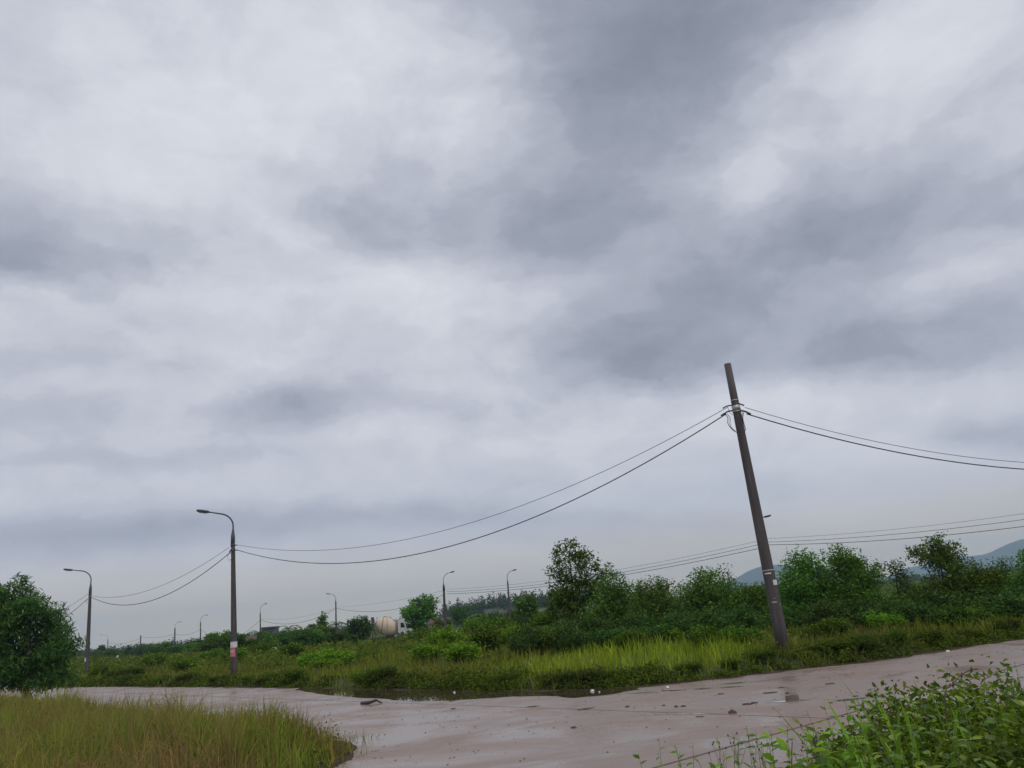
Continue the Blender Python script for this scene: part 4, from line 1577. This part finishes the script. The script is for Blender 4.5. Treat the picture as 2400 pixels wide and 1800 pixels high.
strand(A0, [loc_px(1714, 950), loc_px(1703, 952), loc_px(1694, 957)], .017, 'clamp')
strand(A0, [loc_px(1716, 963), loc_px(1707, 964), loc_px(1690, 974)], .020, 'clamp')
strand(A0, [loc_px(1732, 946), loc_px(1741, 949), loc_px(1744, 951)], .019, 'clamp')
strand(A0, [loc_px(1736, 962), loc_px(1748, 965), loc_px(1760, 971)], .024, 'clamp')
strand(A0, [loc_px(1700, 971), loc_px(1706, 980), loc_px(1706, 992), loc_px(1713, 1003), loc_px(1722, 1011), loc_px(1729, 1014)], .010, 'hanging_loop')
strand(A0, [loc_px(1704, 970), loc_px(1711, 980), loc_px(1711, 994), loc_px(1716, 1004), loc_px(1724, 1011)], .008, 'hanging_loop')
strand(A0, [loc_px(1706, 955), loc_px(1710, 966), loc_px(1718, 973)], .006, 'hanging_loop')
strand(A0, [loc_px(1743, 967), loc_px(1741, 980), loc_px(1745, 998), loc_px(1747, 1006), loc_px(1744, 1013)], .011, 'hanging_loop')
strand(A0, [loc_px(1740, 966), loc_px(1739, 978), loc_px(1742, 994)], .008, 'hanging_loop')
L1 = lambda px, py: atd(px, py, 35.85) - A1.location
strand(A1, [L1(541, 1291), L1(534, 1303), L1(535, 1312), L1(540, 1312), L1(544, 1304)], .010, 'hanging_loop', 'band')
strand(A1, [L1(543, 1287), L1(538, 1293), L1(540, 1297)], .022, 'clamp')
strand(A1, [L1(549, 1277), L1(556, 1278)], .022, 'clamp')
strand(A1, [L1(549, 1288), L1(557, 1290)], .022, 'clamp')
L2 = lambda px, py: atd(px, py, 53.85) - A2.location
strand(A2, [L2(211, 1397), L2(203, 1408), L2(204, 1414), L2(209, 1412)], .012, 'hanging_loop', 'band')

# ------------------------------------------------------------------ mixer truck in the field
M['truck_white'] = plain('truck_white', (.50, .52, .52), .45, 0, .12, 1.5)
M['drum_beige'] = plain('drum_beige', (.56, .45, .33), .6, 0, .14, 1.1)
M['drum_band'] = plain('drum_band', (.30, .20, .16), .7, 0, .3, 1.5)
M['rusty_dark'] = plain('rusty_dark', (.055, .042, .040), .75, 0, .35, 2)
M['rubber'] = plain('rubber', (.02, .02, .021), .8, 0, .2, 3)
M['rim'] = plain('rim', (.20, .20, .20), .5, .3, .2, 3)
M['dark_glass'] = plain('dark_glass', (.012, .016, .022), .12, 0, .1, 1)
tb = on_ground(914, 108)
TR = empty('mixer_truck', tb + Vector((0, 0, .02)), R(12), 'old concrete mixer truck with beige drum and white cab parked in the bushes', 'truck')
TR.scale = (.70, .9, 1)
mb = MB()
for s in (-.42, .42):
    mb.box((-.2, s, .95), (7.2, .14, .24))
for xx in (-3.4, -1.5, .4, 2.2):
    mb.box((xx, 0, .95), (.14, .7, .18))
mb.build('chassis', M['rusty_dark'], TR)
# drum (lathe on a tilted axis)
prof = [(-2.15, .38), (-2.0, .50), (-1.1, 1.02), (-.72, 1.16), (-.2, 1.22), (.35, 1.2), (.9, 1.08), (1.55, .86), (1.75, .70), (1.8, .3)]
ax3 = Matrix.Rotation(R(15), 3, 'Y')
dc = Vector((-.42, 0, 2.35))


def lathe(prof_, c0, rot_, n=28):
    mb_ = MB()
    vs, fs = [], []
    for (u, r_) in prof_:
        for k_ in range(n):
            q = 2 * math.pi * k_ / n
            vs.append(c0 + rot_ @ Vector((u, r_ * math.cos(q), r_ * math.sin(q))))
    for i in range(len(prof_) - 1):
        for k_ in range(n):
            fs.append((i * n + k_, i * n + (k_ + 1) % n, (i + 1) * n + (k_ + 1) % n, (i + 1) * n + k_))
    fs += [tuple(reversed(range(n))), tuple(range(len(vs) - n, len(vs)))]
    mb_.add(vs, fs)
    return mb_


dr = lathe(prof, dc, ax3).build('drum', M['drum_beige'], TR, True)
for u in (-.98, 1.50):
    r_ = np.interp(u, [q[0] for q in prof], [q[1] for q in prof])
    lathe([(u - .07, r_ - .02), (u - .07, r_ + .05), (u + .07, r_ + .05), (u + .07, r_ - .02)], dc, ax3).build('drum_ring', M['drum_band'], dr, True)
mb = MB()
pts = []
for k_ in range(40):
    u = -.9 + 2.3 * k_ / 39
    r_ = np.interp(u, [q[0] for q in prof], [q[1] for q in prof]) + .015
    q = 2.2 * math.pi * k_ / 39 + .4
    pts.append(dc + ax3 @ Vector((u, r_ * math.cos(q), r_ * math.sin(q))))
mb.tube(pts, .035, 5)
mb.build('spiral_seam', M['drum_band'], dr, True)
# hopper, chute and rear frame
mb = MB()
mb.prism([(-3.35, -.5, 3.0), (-2.75, -.5, 3.0), (-2.85, -.35, 3.75), (-3.45, -.35, 3.75)], (0, 1, 0), .9)
mb.build('hopper', M['rusty_dark'], TR)
mb = MB()
for s in (-.5, .5):
    mb.tube([(-2.2, s, 1.05), (-3.0, s * .9, 2.2), (-3.05, s * .8, 3.1)], .07, 6)
    mb.tube([(-3.3, s, 1.05), (-3.0, s * .9, 2.2)], .06, 6)
mb.box((-3.0, 0, 2.2), (.12, 1.1, .12))
mb.build('rear_frame', M['rusty_dark'], TR)
mb = MB()
vs, fs = [], []
for i in range(4):
    u = i / 3
    cx, cz_ = -3.2 - .9 * u, 2.6 - 1.3 * u
    for k_ in range(7):
        q = math.pi * k_ / 6
        for rr in (.26, .29):
            vs.append((cx, rr * math.cos(q), cz_ - rr * math.sin(q)))
for i in range(3):
    for k_ in range(6):
        a_ = i * 14 + k_ * 2
        fs += [(a_, a_ + 2, a_ + 16, a_ + 14), (a_ + 1, a_ + 15, a_ + 17, a_ + 3)]
mb.add(vs, fs)
mb.build('chute', M['rusty_dark'], TR)
mb = MB()
for s in (-.15, .15):
    mb.tube([(-2.7, -.95 + s * .2, 1.0), (-2.95 + s, -.75, 3.2)], .03, 5)
for k_ in range(6):
    mb.tube([(-2.85 - .0 + .15, -.9 + k_ * .03, 1.2 + k_ * .34), (-2.95 - .15, -.9 + k_ * .03, 1.2 + k_ * .34)], .02, 5)
mb.build('ladder', M['rusty_dark'], TR)
# cab
cab = MB()
prof_c = [(1.55, 1.0), (1.55, 2.85), (1.7, 3.0), (2.75, 3.0), (2.95, 2.7), (3.15, 1.95), (3.2, 1.25), (2.75, 1.25), (2.62, 1.5), (2.3, 1.62), (1.98, 1.5), (1.85, 1.0)]
cab.prism([(x_, -1.15, z_) for x_, z_ in prof_c], (0, 1, 0), 2.3)
cb = cab.build('cab', M['truck_white'], TR)
for s in (-1, 1):
    mb = MB()
    mb.prism([(2.05, s * 1.153, 2.1), (2.05, s * 1.153, 2.72), (2.6, s * 1.153, 2.72), (2.85, s * 1.153, 2.1)], (0, s, 0), .012)
    mb.build('side_window', M['dark_glass'], cb)
    mb = MB()
    mb.box((2.0, s * 1.165, 1.86), (.16, .03, .04))
    mb.build('door_handle', M['rusty_dark'], cb)
    mb = MB()
    mb.tube([(2.95, s * 1.1, 2.6), (3.25, s * 1.3, 2.55)], .02, 5)
    mb.box((3.27, s * 1.33, 2.3), (.06, .2, .5))
    mb.build('mirror', M['rusty_dark'], cb)
mb = MB()
mb.prism([(2.965, -1.0, 2.68), (3.155, -1.0, 2.0), (3.17, -1.0, 2.0), (2.98, -1.0, 2.68)], (0, 1, 0), 2.0)
mb.build('windscreen', M['dark_glass'], cb)
mb = MB()
mb.prism([(1.62, -1.1, 3.003), (1.62, -1.1, 3.22), (2.55, -1.1, 3.30), (2.95, -1.1, 3.18), (2.8, -1.1, 3.003)], (0, 1, 0), 2.2)
mb.build('roof_fairing', M['truck_white'], cb)
mb = MB()
mb.prism([(3.2, -1.08, 2.0), (4.3, -1.08, 1.88), (4.42, -1.08, 1.74), (4.25, -1.08, 1.42), (4.05, -1.08, 1.36), (3.75, -1.08, 1.42), (3.2, -1.08, 1.3)], (0, 1, 0), 2.16)
bn = mb.build('bonnet', M['truck_white'], TR)
mb = MB()
mb.box((4.40, 0, 1.62), (.06, 1.5, .26), Matrix.Rotation(R(18), 3, 'Y'))
mb.build('grille', M['rusty_dark'], bn)
for s_2 in (-.85, .85):
    mb = MB()
    mb.tube([(4.06, s_2, .86), (4.10, s_2, .86)], [.11, .09], 12)
    mb.build('headlight', M['rim'], TR, True)
mb = MB()
mb.box((3.95, 0, .82), (.25, 2.3, .34))
mb.box((3.5, 0, .9), (.7, .8, .2))
mb.build('bumper', M['truck_white'], TR)
mb = MB()
mb.tube([(.75, -.78, 1.02), (1.4, -.78, 1.02)], .27, 14)
mb.build('fuel_tank', M['rim'], TR, True)
mb = MB()
mb.box((-1.9, -1.0, 1.28), (2.6, .5, .05))
mb.box((-1.9, 1.0, 1.28), (2.6, .5, .05))
mb.build('mudguard', M['rim'], TR)
for (xx, s, wd) in [(2.3, -1, .28), (2.3, 1, .28), (-1.3, -1, .5), (-1.3, 1, .5), (-2.55, -1, .5), (-2.55, 1, .5)]:
    mb = MB()
    yy = s * (1.15 - wd / 2)
    mb.tube([(xx, yy - wd / 2, .5), (xx, yy - wd / 2 + .05, .5), (xx, yy + wd / 2 - .05, .5), (xx, yy + wd / 2, .5)], [.44, .5, .5, .44], 20)
    wl = mb.build('tyre', M['rubber'], TR, True)
    mb = MB()
    mb.tube([(xx, s * 1.13, .5), (xx, s * 1.17, .5)], [.28, .24], 14)
    mb.build('rim', M['rim'], wl, True)

# burnt stake in front of the truck
sb = on_ground(941, 84)
mb = MB()
h_ = top_h(sb, 934, 1482)
mb.tube([(0, 0, -.2), (.02, 0, .6), (-.15, 0, 1.3), (-.35, 0, h_)], [.17, .15, .12, .07], 7)
mb.tube([(-.12, 0, 1.2), (.15, .05, 1.75)], [.04, .02], 5)
o = mb.build('tree_stump', M['rusty_dark'], None, True)
o.location = sb
tag(o, 'dark broken tree stump standing in front of the mixer truck cab', 'tree stump')

# ------------------------------------------------------------------ far buildings
M['wall_white'] = plain('wall_white', (.55, .56, .55), .8, 0, .12, .8)
M['wall_grey'] = plain('wall_grey', (.10, .11, .13), .8, 0, .15, .5)
M['roof_orange'] = plain('roof_orange', (.42, .17, .10), .8, 0, .2, .7)
M['roof_pink'] = plain('roof_pink', (.40, .15, .14), .8, 0, .2, .7)
M['roof_brown'] = plain('roof_brown', (.085, .055, .04), .8, 0, .2, .7)


def house(px, depth, ridge_y, w_, dpt, roof_h, wall, roof, label, rz=.2):
    b_ = on_ground(px, depth)
    H = top_h(b_, px, ridge_y)
    wh = H - roof_h
    o = empty('house', b_, rz, label, 'house')
    mb_ = MB()
    mb_.box((0, 0, wh / 2 - .25), (w_, dpt, wh + .5))
    mb_.build('wall', M[wall], o)
    mb_ = MB()
    e = .35
    mb_.prism([(-w_ / 2 - e, -dpt / 2 - e, wh + .003), (-w_ / 2 - e, dpt / 2 + e, wh + .003), (-w_ / 2 - e, 0, H)], (1, 0, 0), w_ + 2 * e)
    mb_.build('roof', M[roof], o)
    for s in (-1, 1):
        mb_ = MB()
        mb_.box((s * w_ * .27, -dpt / 2 - .02, wh * .55), (1.1, .05, 1.2))
        mb_.build('window', M['dark_glass'], o)
    mb_ = MB()
    mb_.box((0, -dpt / 2 - .02, wh * .35), (1.0, .05, wh * .65))
    mb_.build('door', M['rusty_dark'], o)
    return o


house(1029, 175, 1451, 2.4, 5, 1.1, 'wall_white', 'roof_orange', 'small house with orange roof left of the thick right facing lamp post', .6)
house(1152, 190, 1449, 2.6, 5, 1.1, 'wall_white', 'roof_pink', 'small white house with pinkish red roof below the wooded rise', -.2)
house(977, 150, 1454, 3.0, 4, .8, 'wall_white', 'wall_white', 'white house glimpsed behind the lone green tree', .1)
house(588, 118, 1490, .9, 2.2, .7, 'wall_grey', 'roof_brown', 'low hut with brown roof right of the pink poster lamp post', .3)
b_ = on_ground(633, 150)
H = top_h(b_, 633, 1470)
o = empty('building', b_, .08, 'flat roofed grey building rising above the distant trees', 'building')
mb = MB()
mb.box((0, 0, H / 2 - .5), (2.5, 3, H + .4))
mb.build('wall', M['wall_grey'], o)
mb = MB()
mb.box((0, 0, H - .1), (2.7, 3.4, .35))
mb.build('roof', M['rusty_dark'], o)
for s in (-.6, .55):
    mb = MB()
    mb.box((s, -1.52, H - 1.1), (.6, .06, .7))
    mb.build('window', M['dark_glass'], o)
# pale things lying in the field
for px, py, dep, w_, lab in ((642, 1522, 75, .75, 'white sack lying among the bushes left of the truck'), (275, 1540, 120, .5, 'tiny white block on the far left plain')):
    b_ = on_ground(px, dep)
    q = atd(px, py, dep)
    hgt = max(.5, q.z - b_.z + .2)
    mb = MB()
    mb.tube([(0, 0, -.1), (0, 0, hgt * .5), (.03, 0, hgt * .9), (.05, 0, hgt)], [w_ * .55, w_ * .6, w_ * .4, w_ * .12], 9)
    o = mb.build('white_sack', M['litter'], None, True)
    o.location = b_
    tag(o, lab, 'sack')

# ------------------------------------------------------------------ things lying on the road
def lump(name, loc, sx, sy, sz, mat, seed, label, cat, group=None):
    rng = random.Random(seed)
    import bmesh
    bm = bmesh.new()
    bmesh.ops.create_icosphere(bm, subdivisions=2, radius=1)
    ph = [rng.uniform(0, 6) for _ in range(6)]
    for v_ in bm.verts:
        f = 1 + .22 * math.sin(v_.co.x * 3 + ph[0]) * math.sin(v_.co.y * 3 + ph[1]) + .15 * math.sin(v_.co.z * 4 + ph[2] + v_.co.x * 5)
        v_.co *= f * rng.uniform(.92, 1.08)
        v_.co.x *= sx
        v_.co.y *= sy
        v_.co.z = max(v_.co.z * sz, -.002)
    me = bpy.data.meshes.new(name)
    bm.to_mesh(me)
    bm.free()
    o_ = link(name, me, mat)
    o_.location = loc
    o_.rotation_euler = (0, 0, rng.uniform(-.3, .3))
    return tag(o_, label, cat, group)


# squared broken block
bl_ = atz(1856, 1640)
mb = MB()
mb.prism([(-.10, -.05, 0), (.11, -.055, 0), (.105, -.05, .06), (.03, -.048, .075), (-.09, -.05, .065)], (.1, 1, 0), .12)
o = mb.build('broken_block', M['stone'], None)
o.location = bl_ + Vector((0, 0, .004))
tag(o, 'brown broken block lying on the wet road below the bare concrete pole', 'block')
mg = 'dark clods of mud on the road'
for i, (px, py, sx, sz) in enumerate(((1716, 1672, .10, .06), (1752, 1651, .12, .03), (1768, 1648, .10, .025), (1805, 1624, .16, .022), (1845, 1626, .05, .03), (1832, 1612, .12, .018),
                                      (1945, 1603, .14, .02), (1585, 1657, .06, .03), (1602, 1656, .06, .03), (1690, 1627, .10, .02), (1948, 1648, .05, .02), (2005, 1632, .09, .015),
                                      (1370, 1662, .22, .015), (1250, 1656, .16, .015), (1345, 1706, .06, .03), (1062, 1662, .07, .025), (1060, 1643, .10, .02), (1470, 1657, .06, .03),
                                      (1640, 1680, .08, .012), (1555, 1654, .05, .02))):
    lump('mud_clod', atz(px, py) + Vector((0, 0, .003)), sx * .75, sx * .4, sz * .75, M['mud'], i, 'small dark clod of mud lying on the wet road', 'mud', mg)


def stick(pts, r, label, z=.02, name='stick'):
    mb_ = MB()
    p0 = Vector(pts[0])
    P_ = [Vector(q) - p0 for q in pts]
    mb_.tube(P_, [r * (1 - .6 * k_ / (len(P_) - 1)) for k_ in range(len(P_))], 6)
    o_ = mb_.build(name, M['mud'], None, True)
    o_.location = p0 + Vector((0, 0, z))
    return tag(o_, label, 'stick')


stick([atz(848, 1651), atz(868, 1651) + Vector((0, 0, .03)), atz(882, 1648) + Vector((0, 0, .05)), atz(894, 1649)], .05, 'dark broken branch lying on the road near the brown pool')
stick([atz(772, 1780), atz(790, 1768) + Vector((0, 0, .06)), atz(806, 1761) + Vector((0, 0, .08))], .018, 'bent twig poking out of the near grass patch onto the road')
# litter at the foot of the far bank
for i, (px, py, s, lab) in enumerate(((1388, 1621, .045, 'crumpled white bag at the foot of the far bank under the lime grass'), (1565, 1613, .04, 'flat white scrap at the foot of the far bank'),
                                      (1065, 1624, .03, 'small white scrap beside the brown pool'), (2222, 1528, .045, 'white scrap at the road edge before the bend'),
                                      (1405, 1623, .022, 'tiny white scrap next to the crumpled bag'))):
    lump('litter', atz(px, py) + Vector((0, 0, .01)), s, s * .7, s * .8, M['litter'], 40 + i, lab, 'litter')

# ------------------------------------------------------------------ weeds of the near right verge (real leaves, one by one)
def leaf_shape(name, L, Wd, mat, curl=.25, fold=.18, n=5, point=1.0):
    vs, fs = [], []
    for k_ in range(n + 1):
        u = k_ / n
        wd = Wd * .5 * (math.sin(math.pi * min(1, u ** .8)) ** point) if 0 < k_ < n else .0015
        z_ = -curl * L * u * u
        x_ = L * u * (1 - .15 * curl * u)
        vs += [(x_, wd, z_ + fold * wd), (x_, 0, z_), (x_, -wd, z_ + fold * wd)]
    for k_ in range(n):
        a_ = k_ * 3
        fs += [(a_, a_ + 1, a_ + 4, a_ + 3), (a_ + 1, a_ + 2, a_ + 5, a_ + 4)]
    me = bpy.data.meshes.new(name)
    me.from_pydata(vs, [], fs)
    me.polygons.foreach_set('use_smooth', [True] * len(fs))
    me.materials.append(mat)
    me.update()
    return me


LM = {'ovate': [leaf_shape('leaf_ovate', 1, .52, LEAF['broad'], c_, .22) for c_ in (.12, .3, .5)],
      'dark': [leaf_shape('leaf_blunt', 1, .42, LEAF['broad_dark'], c_, .15, 6, .7) for c_ in (.05, .2)],
      'reed': [leaf_shape('leaf_reed', 1, .034, LEAF['reed'], c_, .3, 9, .5) for c_ in (.08, .25, .55)],
      'small': [leaf_shape('leaf_small', 1, .45, LEAF['bright'], c_, .2, 3) for c_ in (.1, .3)]}


def put_leaf(me, parent, base, az, el, L, roll=0.0):
    o_ = bpy.data.objects.new('leaf', me)
    COL.objects.link(o_)
    o_.parent = parent
    o_.location = base
    mt = Matrix.Rotation(az, 3, 'Z') @ Matrix.Rotation(-el, 3, 'Y') @ Matrix.Rotation(roll, 3, 'X')
    o_.rotation_euler = mt.to_euler()
    o_.scale = (L, L, L)
    return o_


M['straw_stem'] = plain('straw_stem', (.15, .15, .06), .7, 0, .3, 10)
M['stem_green'] = plain('stem_green', (.10, .14, .035), .6, 0, .3, 10)


def weed(loc, H, nst, leaves_n, kind, L, label, seed, spread=.25, el=(.0, .8), group=None, name='leafy_weed', cat='weed', stemr=.006, stem_mat=None):
    rng = random.Random(seed)
    o_ = empty(name, loc, 0, label, cat, group)
    for s in range(nst):
        a = rng.uniform(0, 6.28)
        hh = H * (rng.uniform(.8, 1.1) if s else 1.1)
        tipv = Vector((math.cos(a) * spread * hh * rng.uniform(.2, 1), math.sin(a) * spread * hh * rng.uniform(.2, 1), hh))
        b_ = Vector((rng.gauss(0, .04), rng.gauss(0, .04), -.03))
        midv = b_.lerp(tipv, .5) + Vector((rng.gauss(0, .03), rng.gauss(0, .03), .05))
        mb_ = MB()
        mb_.tube([b_, midv, tipv], [stemr, stemr * .8, stemr * .4], 5)
        mb_.build('stem', stem_mat or M['stem_green'], o_)
        for k_ in range(leaves_n):
            u = .22 + .78 * (k_ + rng.random() * .6) / leaves_n
            u = min(u, 1)
            p_ = (b_.lerp(midv, u * 2) if u < .5 else midv.lerp(tipv, u * 2 - 1))
            put_leaf(rng.choice(LM[kind]), o_, p_, k_ * 2.4 + rng.uniform(-.5, .5), rng.uniform(*el), L * rng.uniform(.65, 1.15) * (1.1 - .35 * u), rng.uniform(-.5, .5))
    return o_


def vloc(px, top_py, depth):
    """foot of a plant whose top shows at (px, top_py) at a real distance, and its height"""
    q = atd(px, top_py, depth)
    z_ = gz(q.x, depth)
    # shift so that the top (not the foot) is in that column
    return Vector((q.x, depth, z_)), q.z - z_


for lf_, nn_, sz_, lab_ in (('bush', 1500, .060, 'dense dark leaved weeds filling the near right verge'), ('bright', 800, .05, 'fresh green small leaved weeds over the near right verge')):
    xr = g.uniform(.7, 6.0, nn_)
    yr = g.uniform(3.7, 7.4, nn_)
    rd = road_dist(xr, yr)
    k = (region(xr, yr) == 3) & (rd > .2) & in_view(xr, yr, 250)
    xr, yr, rd = xr[k], yr[k], rd[k]
    hr = (.40 + .48 * ss(1.5, 2.9, xr)) * g.uniform(.5, 1.02, len(xr)) * (1 + .16 * vnoise(xr, yr, 2.6, 77))
    undergrowth('weeds', xr, yr, hr, .12 + .13 * g.uniform(0, 1, len(xr)), 80, np.full(len(xr), sz_), LEAF[lf_], lab_, g)
GW = 'broad leaved weeds on the near right verge'
LW = 'broad leaved green weed in the dense clump on the near right verge'
for i, (px, py, dep, nst, nl, L) in enumerate(((2105, 1655, 5.0, 3, 9, .17), (2150, 1690, 4.6, 4, 9, .16), (2060, 1700, 4.7, 3, 9, .15), (2200, 1640, 5.3, 4, 9, .15), (2260, 1680, 4.7, 4, 10, .16),
                                               (2330, 1670, 4.8, 4, 10, .16), (2390, 1690, 4.5, 4, 10, .17), (2010, 1735, 4.6, 3, 8, .14), (2120, 1750, 4.2, 4, 9, .16), (2220, 1740, 4.2, 4, 10, .16),
                                               (2320, 1745, 4.1, 4, 10, .16), (2400, 1760, 4.0, 4, 10, .16), (2070, 1770, 4.2, 3, 8, .15), (2170, 1790, 4.0, 3, 8, .15))):
    lc, hh = vloc(px, py - 12, dep)
    weed(lc, max(.3, hh), nst, nl + 6, 'ovate', L * .58, LW, 300 + i, .36, stemr=.004, group=GW)
lc, hh = vloc(2300, 1588, 6.0)
for i, (px, py, dep, nst, nl, L) in enumerate(((2300, 1600, 6.0, 5, 12, .075), (2345, 1610, 6.2, 5, 12, .075), (2390, 1600, 6.0, 6, 12, .075), (2270, 1650, 5.6, 4, 12, .07), (2420, 1640, 5.6, 5, 12, .075),
                                               (2370, 1575, 7.4, 4, 10, .08))):
    lc, hh = vloc(px, py, dep)
    weed(lc, max(.3, hh), nst, nl, 'small', L, 'tall small leaved weed at the back of the near right clump', 330 + i, .28, group='small leaved weeds at the back of the near clump')
for i, (px, py, dep) in enumerate(((1890, 1735, 4.9), (1845, 1742, 5.0))):
    lc, hh = vloc(px, py + 24, dep)
    weed(lc, hh, 1, 5, 'dark', .17, ('dark weed with upright blunt leaves by the road joint', 'dark weed with drooping blunt leaf beside the upright one')[i], 350 + i, .1, el=(.9, 1.35) if i == 0 else (.1, .9))
LS = 'low leafy weed on the road side of the near right clump'
for i, (px, py, dep, L) in enumerate(((1560, 1795, 5.5, .05), (1640, 1790, 5.4, .05), (1700, 1770, 5.2, .06), (1760, 1760, 5.0, .07), (1800, 1745, 5.1, .06), (1930, 1755, 4.9, .08), (1960, 1715, 5.2, .07),
                                      (1900, 1775, 4.6, .09), (1830, 1785, 4.6, .09), (1985, 1700, 5.4, .06), (1740, 1790, 4.8, .06), (1970, 1770, 4.5, .09))):
    lc, hh = vloc(px, py - 45, dep)
    weed(lc, max(.25, hh * .94), 4, 15, 'small', L * 1.55, LS, 360 + i, .38, stemr=.0028, group='low weeds at the near road edge')
# long reed blades
LR = 'clump of long arching grass blades rising from the near right weeds'
for i, (px, py, dep, nb, L) in enumerate(((1985, 1620, 5.2, 4, .75), (2085, 1600, 5.3, 5, .8), (2125, 1620, 5.4, 4, .7), (2190, 1610, 5.6, 5, .75), (2040, 1650, 5.0, 4, .65), (2265, 1625, 5.3, 4, .7))):
    rng = random.Random(400 + i)
    lc, hh = vloc(px, py, dep)
    o_ = empty('reed_grass', lc, 0, LR, 'grass', 'long blades among the near weeds')
    for k_ in range(nb):
        Lb = max(.5, hh * rng.uniform(.8, 1.12))
        put_leaf(rng.choice(LM['reed'][:2] if k_ % 2 else LM['reed']), o_, (rng.gauss(0, .03), rng.gauss(0, .03), 0), rng.uniform(0, 6.28), rng.uniform(1.15, 1.5), Lb, rng.uniform(-1.5, 1.5))
# wispy stalks with seed heads
LWs = 'wispy weed stalk with small brown seed heads before the wet road'
for i, (px, py, dep) in enumerate(((1690, 1725, 5.4), (1725, 1715, 5.6), (1800, 1712, 5.5), (1870, 1690, 5.7), (1950, 1690, 5.6), (2060, 1640, 5.9),
                                   (1920, 1700, 5.3), (2160, 1610, 6.4))):
    rng = random.Random(430 + i)
    lc, hh = vloc(px, py, dep)
    o_ = empty('seed_stalk', lc, 0, LWs, 'weed', 'wispy seed stalks at the near road edge')
    mb = MB()
    hd = MB()
    for s in range(4):
        a = rng.uniform(0, 6.28)
        tp = Vector((math.cos(a) * .12 * rng.random(), math.sin(a) * .12 * rng.random(), hh * rng.uniform(.75, 1)))
        b_ = Vector((rng.gauss(0, .02), rng.gauss(0, .02), -.02))
        mb.tube([b_, b_.lerp(tp, .55) + Vector((rng.gauss(0, .01), 0, 0)), tp], [.0022, .0016, .001], 4)
        for k_ in range(3):
            q = tp + Vector((rng.gauss(0, .03), rng.gauss(0, .03), rng.uniform(-.09, .02)))
            mb.tube([b_.lerp(tp, .8), q], [.0014, .001], 4)
            hd.tube([q - Vector((0, 0, .008)), q, q + Vector((0, 0, .008))], [.002, .006, .002], 5)
    mb.build('stem', M['straw_stem'], o_)
    tag(hd.build('seed_head', M['twig'], o_), kind='stuff')
# reddish arching twig
lc, hh = vloc(2250, 1590, 5.6)
pts = [atd(2215, 1640, 5.6), atd(2232, 1605, 5.65), atd(2252, 1583, 5.7), atd(2275, 1570, 5.75), atd(2292, 1568, 5.8)]
foot = Vector((pts[0].x - .05, 5.6, gz(pts[0].x, 5.6)))
o_ = empty('dry_twig', foot, 0, 'reddish brown dry twig arching above the near right weeds', 'twig')
strand(o_, [Vector((0, 0, -.02)), Vector((.0, 0, .3))] + [p_ - foot for p_ in pts], .004, 'stem', 'twig')
for k_, p_ in enumerate(pts[1:4]):
    mb = MB()
    mb.tube([p_ - foot + Vector((0, 0, -.02)), p_ - foot + Vector((.005, 0, .0)), p_ - foot + Vector((.01, 0, .02))], [.003, .009, .003], 6)
    mb.build('seed_pod', M['twig'], o_)
# leafy plant standing up in the left grass
lc, hh = vloc(402, 1614, 17.5)
weed(lc, hh, 5, 14, 'small', .11, 'upright green weed standing above the near grass patch', 460, .18, name='tall_weed')
